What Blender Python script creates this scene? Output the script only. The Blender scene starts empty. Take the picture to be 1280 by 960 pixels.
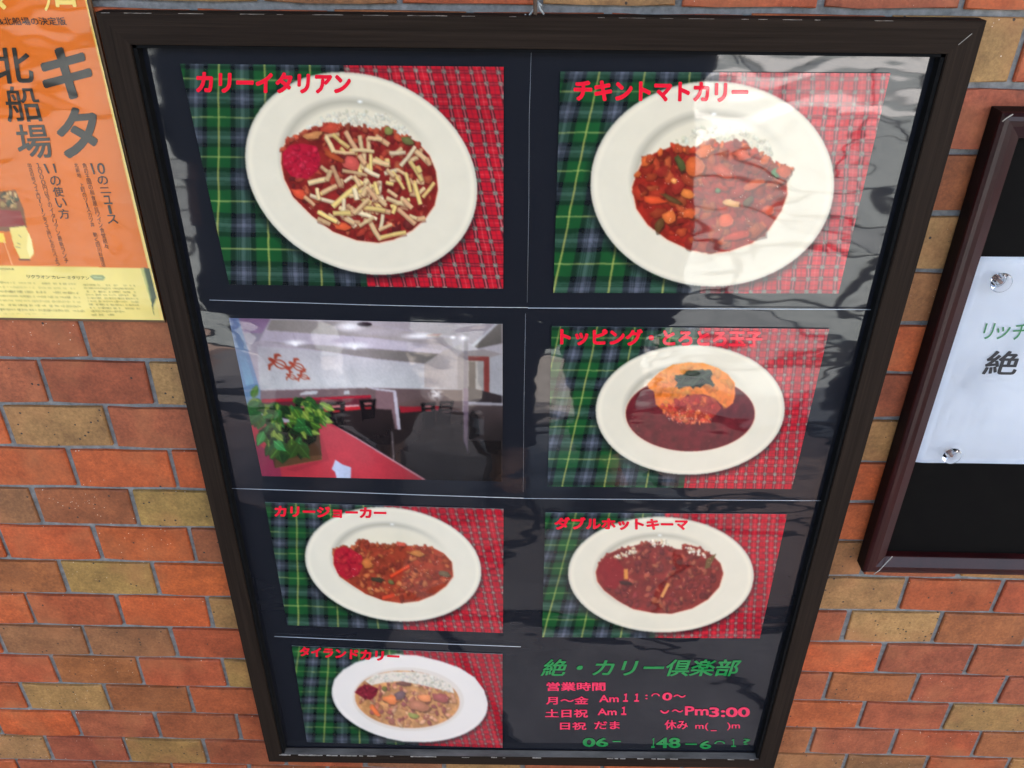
import bpy, bmesh, math, random
import numpy as np
from mathutils import Vector, Matrix

scene = bpy.context.scene
COL = scene.collection
rnd = random.Random(7)

# ------------------------------------------------------------------ camera
R = np.array([[0.99974502, -0.00669294, 0.02156626],
              [0.01705988, 0.84958167, -0.52718113],
              [-0.01479391, 0.52741463, 0.84947922]])
CU = np.array([5.94403237, -3.93568795, -6.66560524])   # camera in brick widths (across, down, out of the wall)
S = 0.12            # metres per brick module
HZ = 1.55           # camera height
FPX = 1070.0
AH = 0.49758318     # course height in brick widths
cam_d = bpy.data.cameras.new("camera")
cam = bpy.data.objects.new("camera", cam_d)
COL.objects.link(cam)
def v3(r): return Vector((r[0], r[2], -r[1]))
rx, uy, bz = v3(R[0]), -v3(R[1]), -v3(R[2])
M = Matrix(((rx[0], uy[0], bz[0], 0), (rx[1], uy[1], bz[1], 0), (rx[2], uy[2], bz[2], 0), (0, 0, 0, 1)))
cam.matrix_world = Matrix.Translation(((CU[0]-6)*S, CU[2]*S, HZ)) @ M
cam_d.sensor_width = 36.0
cam_d.lens = 36.0*FPX/1280
cam_d.clip_start = 0.01
cam_d.clip_end = 500
scene.camera = cam

# ------------------------------------------------------------------ world, sun, exposure
SUN_EL, SUN_AZ = math.radians(52), math.radians(64)   # azimuth clockwise from +Y (from behind the wall, right)
world = bpy.data.worlds.new("World"); scene.world = world; world.use_nodes = True
wn = world.node_tree.nodes; wl = world.node_tree.links
sky = wn.new("ShaderNodeTexSky"); sky.sky_type = 'NISHITA'; sky.sun_disc = False
sky.sun_elevation = SUN_EL; sky.sun_rotation = SUN_AZ
sky.air_density = 1.0; sky.dust_density = 6.0; sky.ozone_density = .3
bg = wn["Background"]; wl.new(sky.outputs[0], bg.inputs[0]); bg.inputs[1].default_value = 0.15
sun_d = bpy.data.lights.new("sun", 'SUN'); sun_d.energy = 3.0; sun_d.angle = math.radians(0.5); sun_d.color = (1, .95, .88)
sun = bpy.data.objects.new("sun", sun_d); COL.objects.link(sun)
sd = Vector((math.sin(SUN_AZ)*math.cos(SUN_EL), math.cos(SUN_AZ)*math.cos(SUN_EL), math.sin(SUN_EL)))
sun.rotation_euler = sd.to_track_quat('Z', 'Y').to_euler()
sun.location = (3, 3, 6)
vs = scene.view_settings
vs.view_transform = 'Standard'; vs.look = 'None'; vs.gamma = 1; vs.use_curve_mapping = False
vs.exposure = 2.95

# ------------------------------------------------------------------ helpers
KINV = np.array([[1/FPX, 0, -640/FPX], [0, 1/FPX, -480/FPX], [0, 0, 1]])
def uv_at(x, y, z):
    """photo pixel -> (across, down) in brick widths on the plane z brick widths in front of the wall"""
    d = R.T @ KINV @ np.array([x, y, 1.0]); t = (-z - CU[2])/d[2]; P = CU + t*d
    return P[0], P[1]
def W(u, v, z):
    return Vector(((u-6)*S, -z*S, HZ-(v-CU[1])*S))
def at(x, y, z):
    u, v = uv_at(x, y, z); return W(u, v, z)

def srgb(c):
    c = np.asarray(c, float)/255.0
    return np.where(c <= .04045, c/12.92, ((c+.055)/1.055)**2.4)
def lin(*c): return tuple(float(q) for q in srgb(c))+(1.0,)

def obj(name, bm, mat, parent=None, smooth=False):
    me = bpy.data.meshes.new(name)
    if isinstance(bm, bmesh.types.BMesh):
        bmesh.ops.recalc_face_normals(bm, faces=bm.faces[:]) if len(bm.faces) else None
        bm.to_mesh(me); bm.free()
    else: me = bm; me.name = name
    if smooth: me.polygons.foreach_set('use_smooth', [True]*len(me.polygons))
    if mat and not me.materials: me.materials.append(mat)
    o = bpy.data.objects.new(name, me); COL.objects.link(o)
    if parent: o.parent = parent
    return o
def tag(o, label=None, cat=None, group=None, kind=None):
    if label: o['label'] = label
    if cat: o['category'] = cat
    if group: o['group'] = group
    if kind: o['kind'] = kind
    return o
def empty(name, loc=(0, 0, 0)):
    o = bpy.data.objects.new(name, None); o.empty_display_size = .05; COL.objects.link(o); o.location = loc
    return o
def attach(o, parent):
    """parent keeping world coordinates that were baked in the mesh"""
    o.parent = parent; o.matrix_parent_inverse = Matrix.Translation(-Vector(parent.location))
    return o
def prism(bm, front, back):
    """closed solid from two matching loops"""
    a = [bm.verts.new(p) for p in front]; b = [bm.verts.new(p) for p in back]
    n = len(a); bm.faces.new(a); bm.faces.new(b[::-1])
    for i in range(n): bm.faces.new((a[i], b[i], b[(i+1) % n], a[(i+1) % n]))
    return a, b
def boxm(bm, x0, x1, y0, y1, z0, z1):
    prism(bm, [(x0, y0, z0), (x1, y0, z0), (x1, y0, z1), (x0, y0, z1)], [(x0, y1, z0), (x1, y1, z0), (x1, y1, z1), (x0, y1, z1)])
def bev(bm, w, seg=1):
    bmesh.ops.bevel(bm, geom=bm.edges[:], offset=w, segments=seg, affect='EDGES', profile=.5)
def tube(bm, pts, r, n=8):
    rings = []
    for i, p in enumerate(pts):
        p = Vector(p); d = (Vector(pts[min(i+1, len(pts)-1)])-Vector(pts[max(i-1, 0)])).normalized()
        a = d.orthogonal().normalized(); b = d.cross(a)
        rings.append([bm.verts.new(p+r*(math.cos(t)*a+math.sin(t)*b)) for t in [2*math.pi*k/n for k in range(n)]])
    for A, B in zip(rings, rings[1:]):
        for k in range(n): bm.faces.new((A[k], A[(k+1) % n], B[(k+1) % n], B[k]))
    bm.faces.new(rings[0][::-1]); bm.faces.new(rings[-1])

# ------------------------------------------------------------------ materials
def new_mat(name):
    m = bpy.data.materials.new(name); m.use_nodes = True
    n = m.node_tree.nodes; l = m.node_tree.links
    return m, n, l, n["Principled BSDF"]
def film_normal(n, l, amp=1.0):
    """slow waves and small ripples of a clear plastic sleeve, in world space"""
    g = n.new("ShaderNodeNewGeometry")
    a = n.new("ShaderNodeTexNoise"); a.inputs['Scale'].default_value = 5.5; a.inputs['Detail'].default_value = 1.5
    l.new(g.outputs['Position'], a.inputs['Vector'])
    mp = n.new("ShaderNodeMapping"); mp.inputs['Scale'].default_value = (9, 1, 20); mp.inputs['Rotation'].default_value = (0, .3, 0)
    l.new(g.outputs['Position'], mp.inputs['Vector'])
    b = n.new("ShaderNodeTexNoise"); b.inputs['Scale'].default_value = 1.0; b.inputs['Detail'].default_value = 2.0
    l.new(mp.outputs[0], b.inputs['Vector'])
    b1 = n.new("ShaderNodeBump"); b1.inputs['Strength'].default_value = 1; b1.inputs['Distance'].default_value = .0030*amp
    l.new(a.outputs[0], b1.inputs['Height'])
    b2 = n.new("ShaderNodeBump"); b2.inputs['Strength'].default_value = 1; b2.inputs['Distance'].default_value = .0006*amp
    mk = n.new("ShaderNodeTexNoise"); mk.inputs['Scale'].default_value = 3.0; l.new(g.outputs['Position'], mk.inputs['Vector'])
    mr = n.new("ShaderNodeMapRange"); mr.inputs[1].default_value = .42; mr.inputs[2].default_value = .62; mr.inputs[3].default_value = .35; mr.inputs[4].default_value = 2.4; l.new(mk.outputs[0], mr.inputs[0])
    mm = n.new("ShaderNodeMath"); mm.operation = 'MULTIPLY'; l.new(b.outputs[0], mm.inputs[0]); l.new(mr.outputs[0], mm.inputs[1])
    l.new(mm.outputs[0], b2.inputs['Height']); l.new(b1.outputs[0], b2.inputs['Normal'])
    return b2.outputs[0]
def laminated(name, color=None, attr=None, coat=1.0, ior=1.55, amp=1.0, rough=.03):
    m, n, l, p = new_mat(name)
    if attr:
        a = n.new("ShaderNodeVertexColor"); a.layer_name = attr; l.new(a.outputs[0], p.inputs['Base Color'])
    else: p.inputs['Base Color'].default_value = color
    p.inputs['Roughness'].default_value = .6; p.inputs['Specular IOR Level'].default_value = .1
    p.inputs['Coat Weight'].default_value = coat; p.inputs['Coat IOR'].default_value = ior; p.inputs['Coat Roughness'].default_value = rough
    l.new(film_normal(n, l, amp), p.inputs['Coat Normal'])
    return m

def brick_mat():
    m, n, l, p = new_mat("glazed_brick")
    oi = n.new("ShaderNodeObjectInfo"); g = n.new("ShaderNodeNewGeometry")
    def noise(sc, det=4, rough=.6):
        t = n.new("ShaderNodeTexNoise"); t.inputs['Scale'].default_value = sc; t.inputs['Detail'].default_value = det
        t.inputs['Roughness'].default_value = rough; l.new(g.outputs['Position'], t.inputs['Vector']); return t
    def ramp(src, a, b, ca, cb):
        r = n.new("ShaderNodeValToRGB"); r.color_ramp.elements[0].position = a; r.color_ramp.elements[1].position = b
        r.color_ramp.elements[0].color = ca; r.color_ramp.elements[1].color = cb; l.new(src, r.inputs[0]); return r.outputs[0]
    def mix(mode, a, b, f=1.0, fs=None):
        x = n.new("ShaderNodeMix"); x.data_type = 'RGBA'; x.blend_type = mode; x.inputs[0].default_value = f
        if fs: l.new(fs, x.inputs[0])
        for s, k in ((a, 6), (b, 7)):
            if isinstance(s, tuple): x.inputs[k].default_value = s
            else: l.new(s, x.inputs[k])
        return x.outputs[2]
    big = noise(22, 3); fine = noise(260, 4, .7); med = noise(75, 5, .65)
    c = mix('MULTIPLY', oi.outputs['Color'], ramp(big.outputs[0], .3, .75, (.70, .68, .68, 1), (1.2, 1.18, 1.16, 1)))
    c = mix('MULTIPLY', c, ramp(med.outputs[0], .35, .65, (.84, .83, .82, 1), (1.1, 1.1, 1.1, 1)))
    c = mix('MULTIPLY', c, ramp(fine.outputs[0], .3, .7, (.7, .7, .7, 1), (1.22, 1.22, 1.22, 1)))
    rust = noise(13, 2); rr_ = ramp(rust.outputs[0], .5, .72, (0, 0, 0, 1), (.45, .45, .45, 1))
    c = mix('MIX', c, (.42, .15, .055, 1), 1, rr_)
    soot = noise(2.6, 4, .7); c = mix('MULTIPLY', c, ramp(soot.outputs[0], .35, .65, (.90, .90, .90, 1), (1.08, 1.07, 1.06, 1)))
    # dark pits, more of them on the pale bricks (object alpha holds the pit amount)
    vo = n.new("ShaderNodeTexVoronoi"); vo.inputs['Scale'].default_value = 150; l.new(g.outputs['Position'], vo.inputs['Vector'])
    wn_ = n.new("ShaderNodeMath"); wn_.operation = 'LESS_THAN'; l.new(vo.outputs['Distance'], wn_.inputs[0]); wn_.inputs[1].default_value = .2
    sep = n.new("ShaderNodeSeparateColor"); l.new(vo.outputs['Color'], sep.inputs[0])
    th = n.new("ShaderNodeMath"); th.operation = 'LESS_THAN'; l.new(sep.outputs[0], th.inputs[0]); l.new(oi.outputs['Alpha'], th.inputs[1])
    mu = n.new("ShaderNodeMath"); mu.operation = 'MULTIPLY'; l.new(wn_.outputs[0], mu.inputs[0]); l.new(th.outputs[0], mu.inputs[1])
    c = mix('MIX', c, (.045, .028, .02, 1), 1, mu.outputs[0])
    v2 = n.new("ShaderNodeTexVoronoi"); v2.inputs['Scale'].default_value = 300; l.new(g.outputs['Position'], v2.inputs['Vector'])
    w2 = n.new("ShaderNodeMath"); w2.operation = 'LESS_THAN'; l.new(v2.outputs['Distance'], w2.inputs[0]); w2.inputs[1].default_value = .2
    s2 = n.new("ShaderNodeSeparateColor"); l.new(v2.outputs['Color'], s2.inputs[0])
    patch = noise(16, 2)
    t2 = n.new("ShaderNodeMath"); t2.operation = 'LESS_THAN'; l.new(s2.outputs[1], t2.inputs[0])
    pm = n.new("ShaderNodeMapRange"); pm.inputs[1].default_value = .5; pm.inputs[2].default_value = .8; pm.inputs[3].default_value = .015; pm.inputs[4].default_value = .25
    l.new(patch.outputs[0], pm.inputs[0]); l.new(pm.outputs[0], t2.inputs[1])
    m2 = n.new("ShaderNodeMath"); m2.operation = 'MULTIPLY'; l.new(w2.outputs[0], m2.inputs[0]); l.new(t2.outputs[0], m2.inputs[1])
    c = mix('MIX', c, (.72, .55, .42, 1), 1, m2.outputs[0])
    l.new(c, p.inputs['Base Color'])
    p.inputs['Roughness'].default_value = .62; p.inputs['Specular IOR Level'].default_value = .35
    bu = n.new("ShaderNodeBump"); bu.inputs['Strength'].default_value = .55; bu.inputs['Distance'].default_value = .0016
    l.new(med.outputs[0], bu.inputs['Height'])
    b2 = n.new("ShaderNodeBump"); b2.inputs['Strength'].default_value = .5; b2.inputs['Distance'].default_value = .0005
    l.new(fine.outputs[0], b2.inputs['Height']); l.new(bu.outputs[0], b2.inputs['Normal'])
    l.new(b2.outputs[0], p.inputs['Normal'])
    return m
def noisy_mat(name, c0, c1, scale, rough=.8, bump=.001, detail=5, stretch=None, spec=.3, coat=0):
    m, n, l, p = new_mat(name)
    g = n.new("ShaderNodeNewGeometry"); src = g.outputs['Position']
    if stretch:
        mp = n.new("ShaderNodeMapping"); mp.inputs['Scale'].default_value = stretch; l.new(src, mp.inputs[0]); src = mp.outputs[0]
    t = n.new("ShaderNodeTexNoise"); t.inputs['Scale'].default_value = scale; t.inputs['Detail'].default_value = detail; t.inputs['Roughness'].default_value = .65
    l.new(src, t.inputs['Vector'])
    r = n.new("ShaderNodeValToRGB"); r.color_ramp.elements[0].position = .32; r.color_ramp.elements[1].position = .68
    r.color_ramp.elements[0].color = c0; r.color_ramp.elements[1].color = c1; l.new(t.outputs[0], r.inputs[0]); l.new(r.outputs[0], p.inputs['Base Color'])
    p.inputs['Roughness'].default_value = rough; p.inputs['Specular IOR Level'].default_value = spec; p.inputs['Coat Weight'].default_value = coat
    p.inputs['Coat Roughness'].default_value = .12
    b = n.new("ShaderNodeBump"); b.inputs['Strength'].default_value = .7; b.inputs['Distance'].default_value = bump
    l.new(t.outputs[0], b.inputs['Height']); l.new(b.outputs[0], p.inputs['Normal'])
    return m

M_BRICK = brick_mat()
M_MORTAR = noisy_mat("grey_mortar", (.13, .126, .115, 1), (.28, .27, .25, 1), 90, .95, .002)
M_WOOD_H = noisy_mat("dark_wood_across", (.013, .0085, .006, 1), (.027, .0175, .012, 1), 60, .62, .0003, 6, (.12, 1, 8.0), .05)
M_WOOD_V = noisy_mat("dark_wood_upright", (.013, .0085, .006, 1), (.027, .0175, .012, 1), 60, .62, .0003, 6, (8.0, 1, .12), .05)
M_CHIP = noisy_mat("bare_chipped_edge", (.20, .17, .13, 1), (.5, .45, .38, 1), 120, .9)
M_LIP = noisy_mat("black_inner_lip", (.003, .003, .003, 1), (.006, .006, .006, 1), 90, .8, .0003, spec=.08)
M_BACK = laminated("black_backing_card", (.008, .009, .013, 1))
M_PRINT = laminated("laminated_photo_print", attr="print")
M_RED_T = laminated("red_title_ink", lin(232, 22, 48))
M_PINK_T = laminated("pink_red_ink", lin(238, 45, 85))
M_GREEN_T = laminated("green_title_ink", lin(25, 130, 60))
M_SEAM = new_mat("pale_glint_on_sleeve")[0]  # pale tone stands in for the glint along the clear edges
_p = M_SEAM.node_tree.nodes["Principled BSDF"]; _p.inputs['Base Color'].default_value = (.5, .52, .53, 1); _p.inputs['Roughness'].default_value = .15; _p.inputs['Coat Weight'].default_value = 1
M_MAROON = noisy_mat("maroon_lacquer", (.014, .002, .0026, 1), (.032, .0045, .0045, 1), 25, .3, .0003, 5, (1, 1, .3), .25, .1)
M_SIDE_SHADE = noisy_mat("shaded_board_side", (.004, .002, .002, 1), (.010, .004, .004, 1), 30, .6, spec=.1)  # shadow on the rails' outer faces, painted as a near-black tone
M_BOARD = noisy_mat("black_board", (.0025, .002, .002, 1), (.004, .0035, .003, 1), 40, .7, .0002, spec=.06)
M_PAPER = noisy_mat("white_paper", (.78, .80, .83, 1), (.86, .88, .90, 1), 14, .75, .0012, 2)
M_INK = new_mat("black_ink")[0]; M_INK.node_tree.nodes["Principled BSDF"].inputs['Base Color'].default_value = (.012, .012, .016, 1)
M_GINK = new_mat("green_ink")[0]; M_GINK.node_tree.nodes["Principled BSDF"].inputs['Base Color'].default_value = lin(60, 125, 75)
M_POSTER = laminated("orange_poster_print", attr="print", ior=1.42, amp=2.2, rough=.08)
M_PTEXT = laminated("poster_dark_ink", lin(36, 32, 24), ior=1.42, amp=2.2, rough=.08)
M_PYELL = laminated("poster_yellow_ink", lin(238, 205, 105), ior=1.42, amp=2.2, rough=.08)

# ------------------------------------------------------------------ the brick wall
wall = empty("brick_wall", (0, 0, 0))
tag(wall, "red and tan brick wall with recessed grey mortar joints behind the frames", "wall")
TONE = {'o': (184, 87, 45), 'r': (172, 84, 48), 'm': (160, 84, 54), 'b': (146, 96, 60), 'w': (156, 90, 53), 't': (164, 121, 74), 'y': (164, 124, 70)}
PIT = {'o': .01, 'r': .02, 'm': .02, 'b': .12, 'w': .06, 't': .24, 'y': .14}
# rows are numbered down from the course below the hook; each listed brick starts at the given module
BR = {
 -6: {2: 'm', 3: 'y', 4: 'b', 5: 'r', 6: 't', 7: 'r', 8: 'm', 9: 'o', 10: 'r'},
 -5: {8.5: 't', 9.5: 'r', 10.5: 'm', 3.5: 'r', 4.5: 'w', 5.5: 'r', 6.5: 'r', 7.5: 'r'},
 -4: {9: 'm', 10: 'm'}, -3: {8.5: 'w', 9.5: 'w'}, -2: {9: 't', 10: 'm'}, -1: {8.5: 'b', 9.5: 'm'},
 0: {0: 'm', 1: 'm', 2: 'w', 9: 'o', 10: 'm'},
 1: {-.5: 'r', .5: 'm', 1.5: 'm', 2.5: 't', 8.5: 'm', 9.5: 'r'},
 2: {-1: 'w', 0: 'o', 1: 't', 2: 'm', 9: 't'},
 3: {.5: 'o', 1.5: 'o', 2.5: 'o', 8.5: 'o', 9.5: 'm'},
 4: {0: 'b', 1: 'w', 2: 'y', 9: 'o'},
 5: {-.5: 'o', .5: 'o', 1.5: 'o', 2.5: 'w', 8.5: 'b', 9.5: 'm'},
 6: {0: 'w', 1: 'y', 2: 'o', 9: 't', 10: 'r', 11: 'r'},
 7: {-.5: 'o', .5: 'r', 1.5: 'o', 2.5: 'y', 8.5: 'm', 9.5: 't', 10.5: 'w'},
 8: {-1: 'o', 0: 'b', 1: 'b', 2: 'r', 9: 'o', 10: 'm', 11: 'm'},
 9: {-.5: 'r', .5: 'w', 1.5: 'r', 2.5: 'y', 8.5: 'm', 9.5: 'w', 10.5: 'm', 11.5: 'm'},
 10: {-1: 'r', 0: 'y', 1: 'w', 2: 'r', 9: 'r', 10: 'm', 11: 't'},
 11: {-.5: 'o', .5: 'm', 1.5: 'm', 2.5: 'r', 8.5: 'w', 9.5: 'm', 10.5: 'r', 11.5: 'w'},
 12: {-1: 't', 0: 'm', 1: 'y', 2: 'm', 9: 'b', 10: 'b', 11: 'r'},
 13: {-.5: 'm', .5: 'w', 1.5: 'r', 2.5: 'm', 9.5: 'm'}}
HJ, VJ = .0033, .0033       # half joints
def brick_mesh(seed):
    r = random.Random(seed); bm = bmesh.new()
    w, h, d = S/2-VJ, S*AH/2-HJ, .0042
    j = lambda a: r.uniform(-a, a)
    f = []
    for (x, z) in ((-1, -1), (-.4, -1), (.35, -1), (1, -1), (1, 1), (.4, 1), (-.35, 1), (-1, 1)):
        f.append((w*x+j(.0009)+(j(.008) if abs(x) < 1 else 0), -d, h*z+j(.0008)))
    b = [(x, .004, z) for x, y, z in f]
    prism(bm, f, b)
    bmesh.ops.bevel(bm, geom=[e for e in bm.edges if all(v.co.y < 0 for v in e.verts)], offset=.0013, segments=1, affect='EDGES')
    bmesh.ops.recalc_face_normals(bm, faces=bm.faces[:])
    me = bpy.data.meshes.new("brick"); bm.to_mesh(me); bm.free(); me.materials.append(M_BRICK)
    me.polygons.foreach_set('use_smooth', [False]*len(me.polygons)); return me
BM = [brick_mesh(i) for i in range(10)]
def put_brick(row, u0, t):
    u = u0+.5; v = (row-.5)*AH
    p = W(u, v, 0)
    o = bpy.data.objects.new("brick", rnd.choice(BM)); COL.objects.link(o)
    o.location = (p.x+rnd.uniform(-.0005, .0005), rnd.uniform(-.0006, .0005), p.z+rnd.uniform(-.0004, .0004))
    o.rotation_euler = (rnd.uniform(-.004, .004), rnd.uniform(-.003, .003), rnd.uniform(-.003, .003))
    c = srgb(TONE[t])*rnd.uniform(.88, 1.1)*np.array((1, rnd.uniform(.95, 1.1), rnd.uniform(.88, 1.06)))
    o.color = (*c, PIT[t]*rnd.uniform(.3, 1.8)); o.parent = wall
for row in range(-9, 17):
    par = .5 if row % 2 else 0.0
    for k in range(-4, 15):
        u0 = k+par
        known = BR.get(row, {})
        if u0 in known: put_brick(row, u0, known[u0]); continue
        if 3.2 < u0 and u0+1 < 8.9 and -5 <= row <= 11: continue       # wholly behind the big frame
        put_brick(row, u0, rnd.choice('oormmwbtyr'))
bm = bmesh.new(); boxm(bm, -9, 9, 0, .25, 0.0, 3.6)
# the mortar body is a solid slab: bricks stand proud of it
mo = obj("mortar", bm, M_MORTAR, wall); tag(mo, kind="structure")

# ------------------------------------------------------------------ ground in front of the wall, and an added unseen canopy for shade
M_GROUND = noisy_mat("street_asphalt", (.10, .10, .10, 1), (.2, .2, .195, 1), 5, .9)
M_GROUT = noisy_mat("paving_bed", (.008, .008, .008, 1), (.02, .02, .02, 1), 30, .95)
bm = bmesh.new(); boxm(bm, -80, 80, -160, 20, -.2, -.03); g = obj("ground", bm, M_GROUND); tag(g, kind="structure")
pav = empty("paving", (0, 0, 0)); tag(pav, kind="structure")
bm = bmesh.new(); boxm(bm, -7, 7, -9.5, -.001, -.1, -.012); obj("paving_bed", bm, M_GROUT, pav)
def stone_mat(name, c0, c1): return noisy_mat(name, c0, c1, 9, .8, .004, 6, spec=.3)
M_ST = [stone_mat("grey_flagstone", (.26, .29, .285, 1), (.38, .41, .40, 1)), stone_mat("dark_flagstone", (.20, .22, .22, 1), (.31, .33, .33, 1)),
        stone_mat("brown_flagstone", (.30, .27, .24, 1), (.46, .42, .38, 1)), stone_mat("red_brown_flagstone", (.34, .23, .18, 1), (.46, .34, .28, 1))]
def flagstones():
    r = random.Random(3); nx, ny = 17, 17
    P = {}
    for j in range(ny+1):
        for i in range(nx+1):
            x = -4.2+i*.5+(.25 if j % 2 else 0); y = -.02-(j**1.22)*.27
            P[i, j] = (x+r.uniform(-.13, .13), y+(r.uniform(-.06, .06) if j else 0))
    for j in range(ny):
        for i in range(nx):
            q = [P[i, j], P[i+1, j], P[i+1, j+1], P[i, j+1]]
            cx = sum(a for a, b in q)/4; cy = sum(b for a, b in q)/4
            pts = []
            for k in range(4):
                a, b = q[k], q[(k+1) % 4]
                pts.append(a); pts.append(((a[0]+b[0])/2+r.uniform(-.03, .03), (a[1]+b[1])/2+r.uniform(-.02, .02)))
            pts = [((x-cx)*.93, (y-cy)*.89) for x, y in pts]
            bm = bmesh.new(); h = r.uniform(-.002, .003)
            prism(bm, [(x, y, h) for x, y in pts], [(x, y, -.03) for x, y in pts])
            bmesh.ops.bevel(bm, geom=[e for e in bm.edges if all(v.co.z > -.02 for v in e.verts)], offset=.004, segments=1, affect='EDGES')
            near = j < 5
            m = r.choice([M_ST[2], M_ST[3], M_ST[2], M_ST[1]] if near else [M_ST[0], M_ST[0], M_ST[1]])
            o = obj("flagstone", bm, m, pav); o.location = (cx, cy, 0)
flagstones()
mt = bmesh.new(); boxm(mt, -1.75, -.30, -1.02, -.12, .006, .018); bev(mt, .004, 1)
tag(obj("added_dark_mat", mt, noisy_mat("black_rubber_mat", (.006, .006, .007, 1), (.014, .014, .016, 1), 60, .9, .002)), "black rubber mat added on the paving to darken the reflections", "mat")  # unseen mat, added to darken the left of the reflection
M_WHITE = noisy_mat("white_road_paint", (.7, .7, .68, 1), (.82, .82, .8, 1), 20, .8)
for k in range(5):
    bm = bmesh.new(); x0, y0 = .75, -5.1-.75*k
    for s in range(10):
        a0, a1 = s/10, (s+1)/10
        f = lambda a: (x0+3.6*a, y0-.35*math.sin(a*2.2))
        (xa, ya), (xb, yb) = f(a0), f(a1)
        prism(bm, [(xa, ya, .008), (xb, yb, .008), (xb, yb-.34, .008), (xa, ya-.34, .008)], [(xa, ya, .004), (xb, yb, .004), (xb, yb-.34, .004), (xa, ya-.34, .004)])
    tag(obj("road_marking", bm, M_WHITE), kind="structure")
M_AWN = noisy_mat("shade_awning_fabric", (.03, .04, .035, 1), (.05, .06, .05, 1), 8, .8)
aw = empty("added_awning", (0, 0, 2.7)); tag(aw, "dark fabric canopy added out of view to shade the brick wall", "added_awning")  # unseen canopy, added to shade the upper wall
bm = bmesh.new(); prism(bm, [(-3, -.02, 2.95), (3, -.02, 2.95), (3, -.8, 2.3), (-3, -.8, 2.3)], [(-3, -.02, 2.92), (3, -.02, 2.92), (3, -.8, 2.27), (-3, -.8, 2.27)])
attach(obj("fabric", bm, M_AWN), aw)
bm = bmesh.new(); boxm(bm, -3, 3, -.82, -.805, 2.12, 2.31); attach(obj("valance", bm, M_AWN), aw)

# ------------------------------------------------------------------ printed pictures: colour per mesh point
def homog(src, dst):
    A = []
    for (x, y), (u, v) in zip(src, dst):
        A.append([x, y, 1, 0, 0, 0, -u*x, -u*y, -u]); A.append([0, 0, 0, x, y, 1, -v*x, -v*y, -v])
    return np.linalg.svd(np.array(A, float))[2][-1].reshape(3, 3)
def happly(H, x, y):
    d = H[2, 0]*x+H[2, 1]*y+H[2, 2]
    return (H[0, 0]*x+H[0, 1]*y+H[0, 2])/d, (H[1, 0]*x+H[1, 1]*y+H[1, 2])/d
def uv_grid(x, y, z):
    Mx = R.T @ KINV
    d = [Mx[k, 0]*x+Mx[k, 1]*y+Mx[k, 2] for k in range(3)]
    t = (-z-CU[2])/d[2]
    return CU[0]+t*d[0], CU[1]+t*d[1]
def vnoise(h, w, cell, seed):
    r = np.random.RandomState(seed); gh, gw = int(h/cell)+3, int(w/cell)+3
    g = r.rand(gh, gw); y = np.arange(h)/cell; x = np.arange(w)/cell
    yi = y.astype(int); xi = x.astype(int); fy = (y-yi)[:, None]; fx = (x-xi)[None]
    fy = fy*fy*(3-2*fy); fx = fx*fx*(3-2*fx)
    a = g[yi][:, xi]; b = g[yi][:, xi+1]; c = g[yi+1][:, xi]; d = g[yi+1][:, xi+1]
    return (a*(1-fx)+b*fx)*(1-fy)+(c*(1-fx)+d*fx)*fy
def fbm(h, w, cell, seed, n=4):
    o = np.zeros((h, w)); a = 1; s = 0
    for k in range(n):
        if cell < 1.2: break
        o += a*vnoise(h, w, cell, seed+k*13); s += a; a *= .55; cell /= 2
    return o/s

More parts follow.
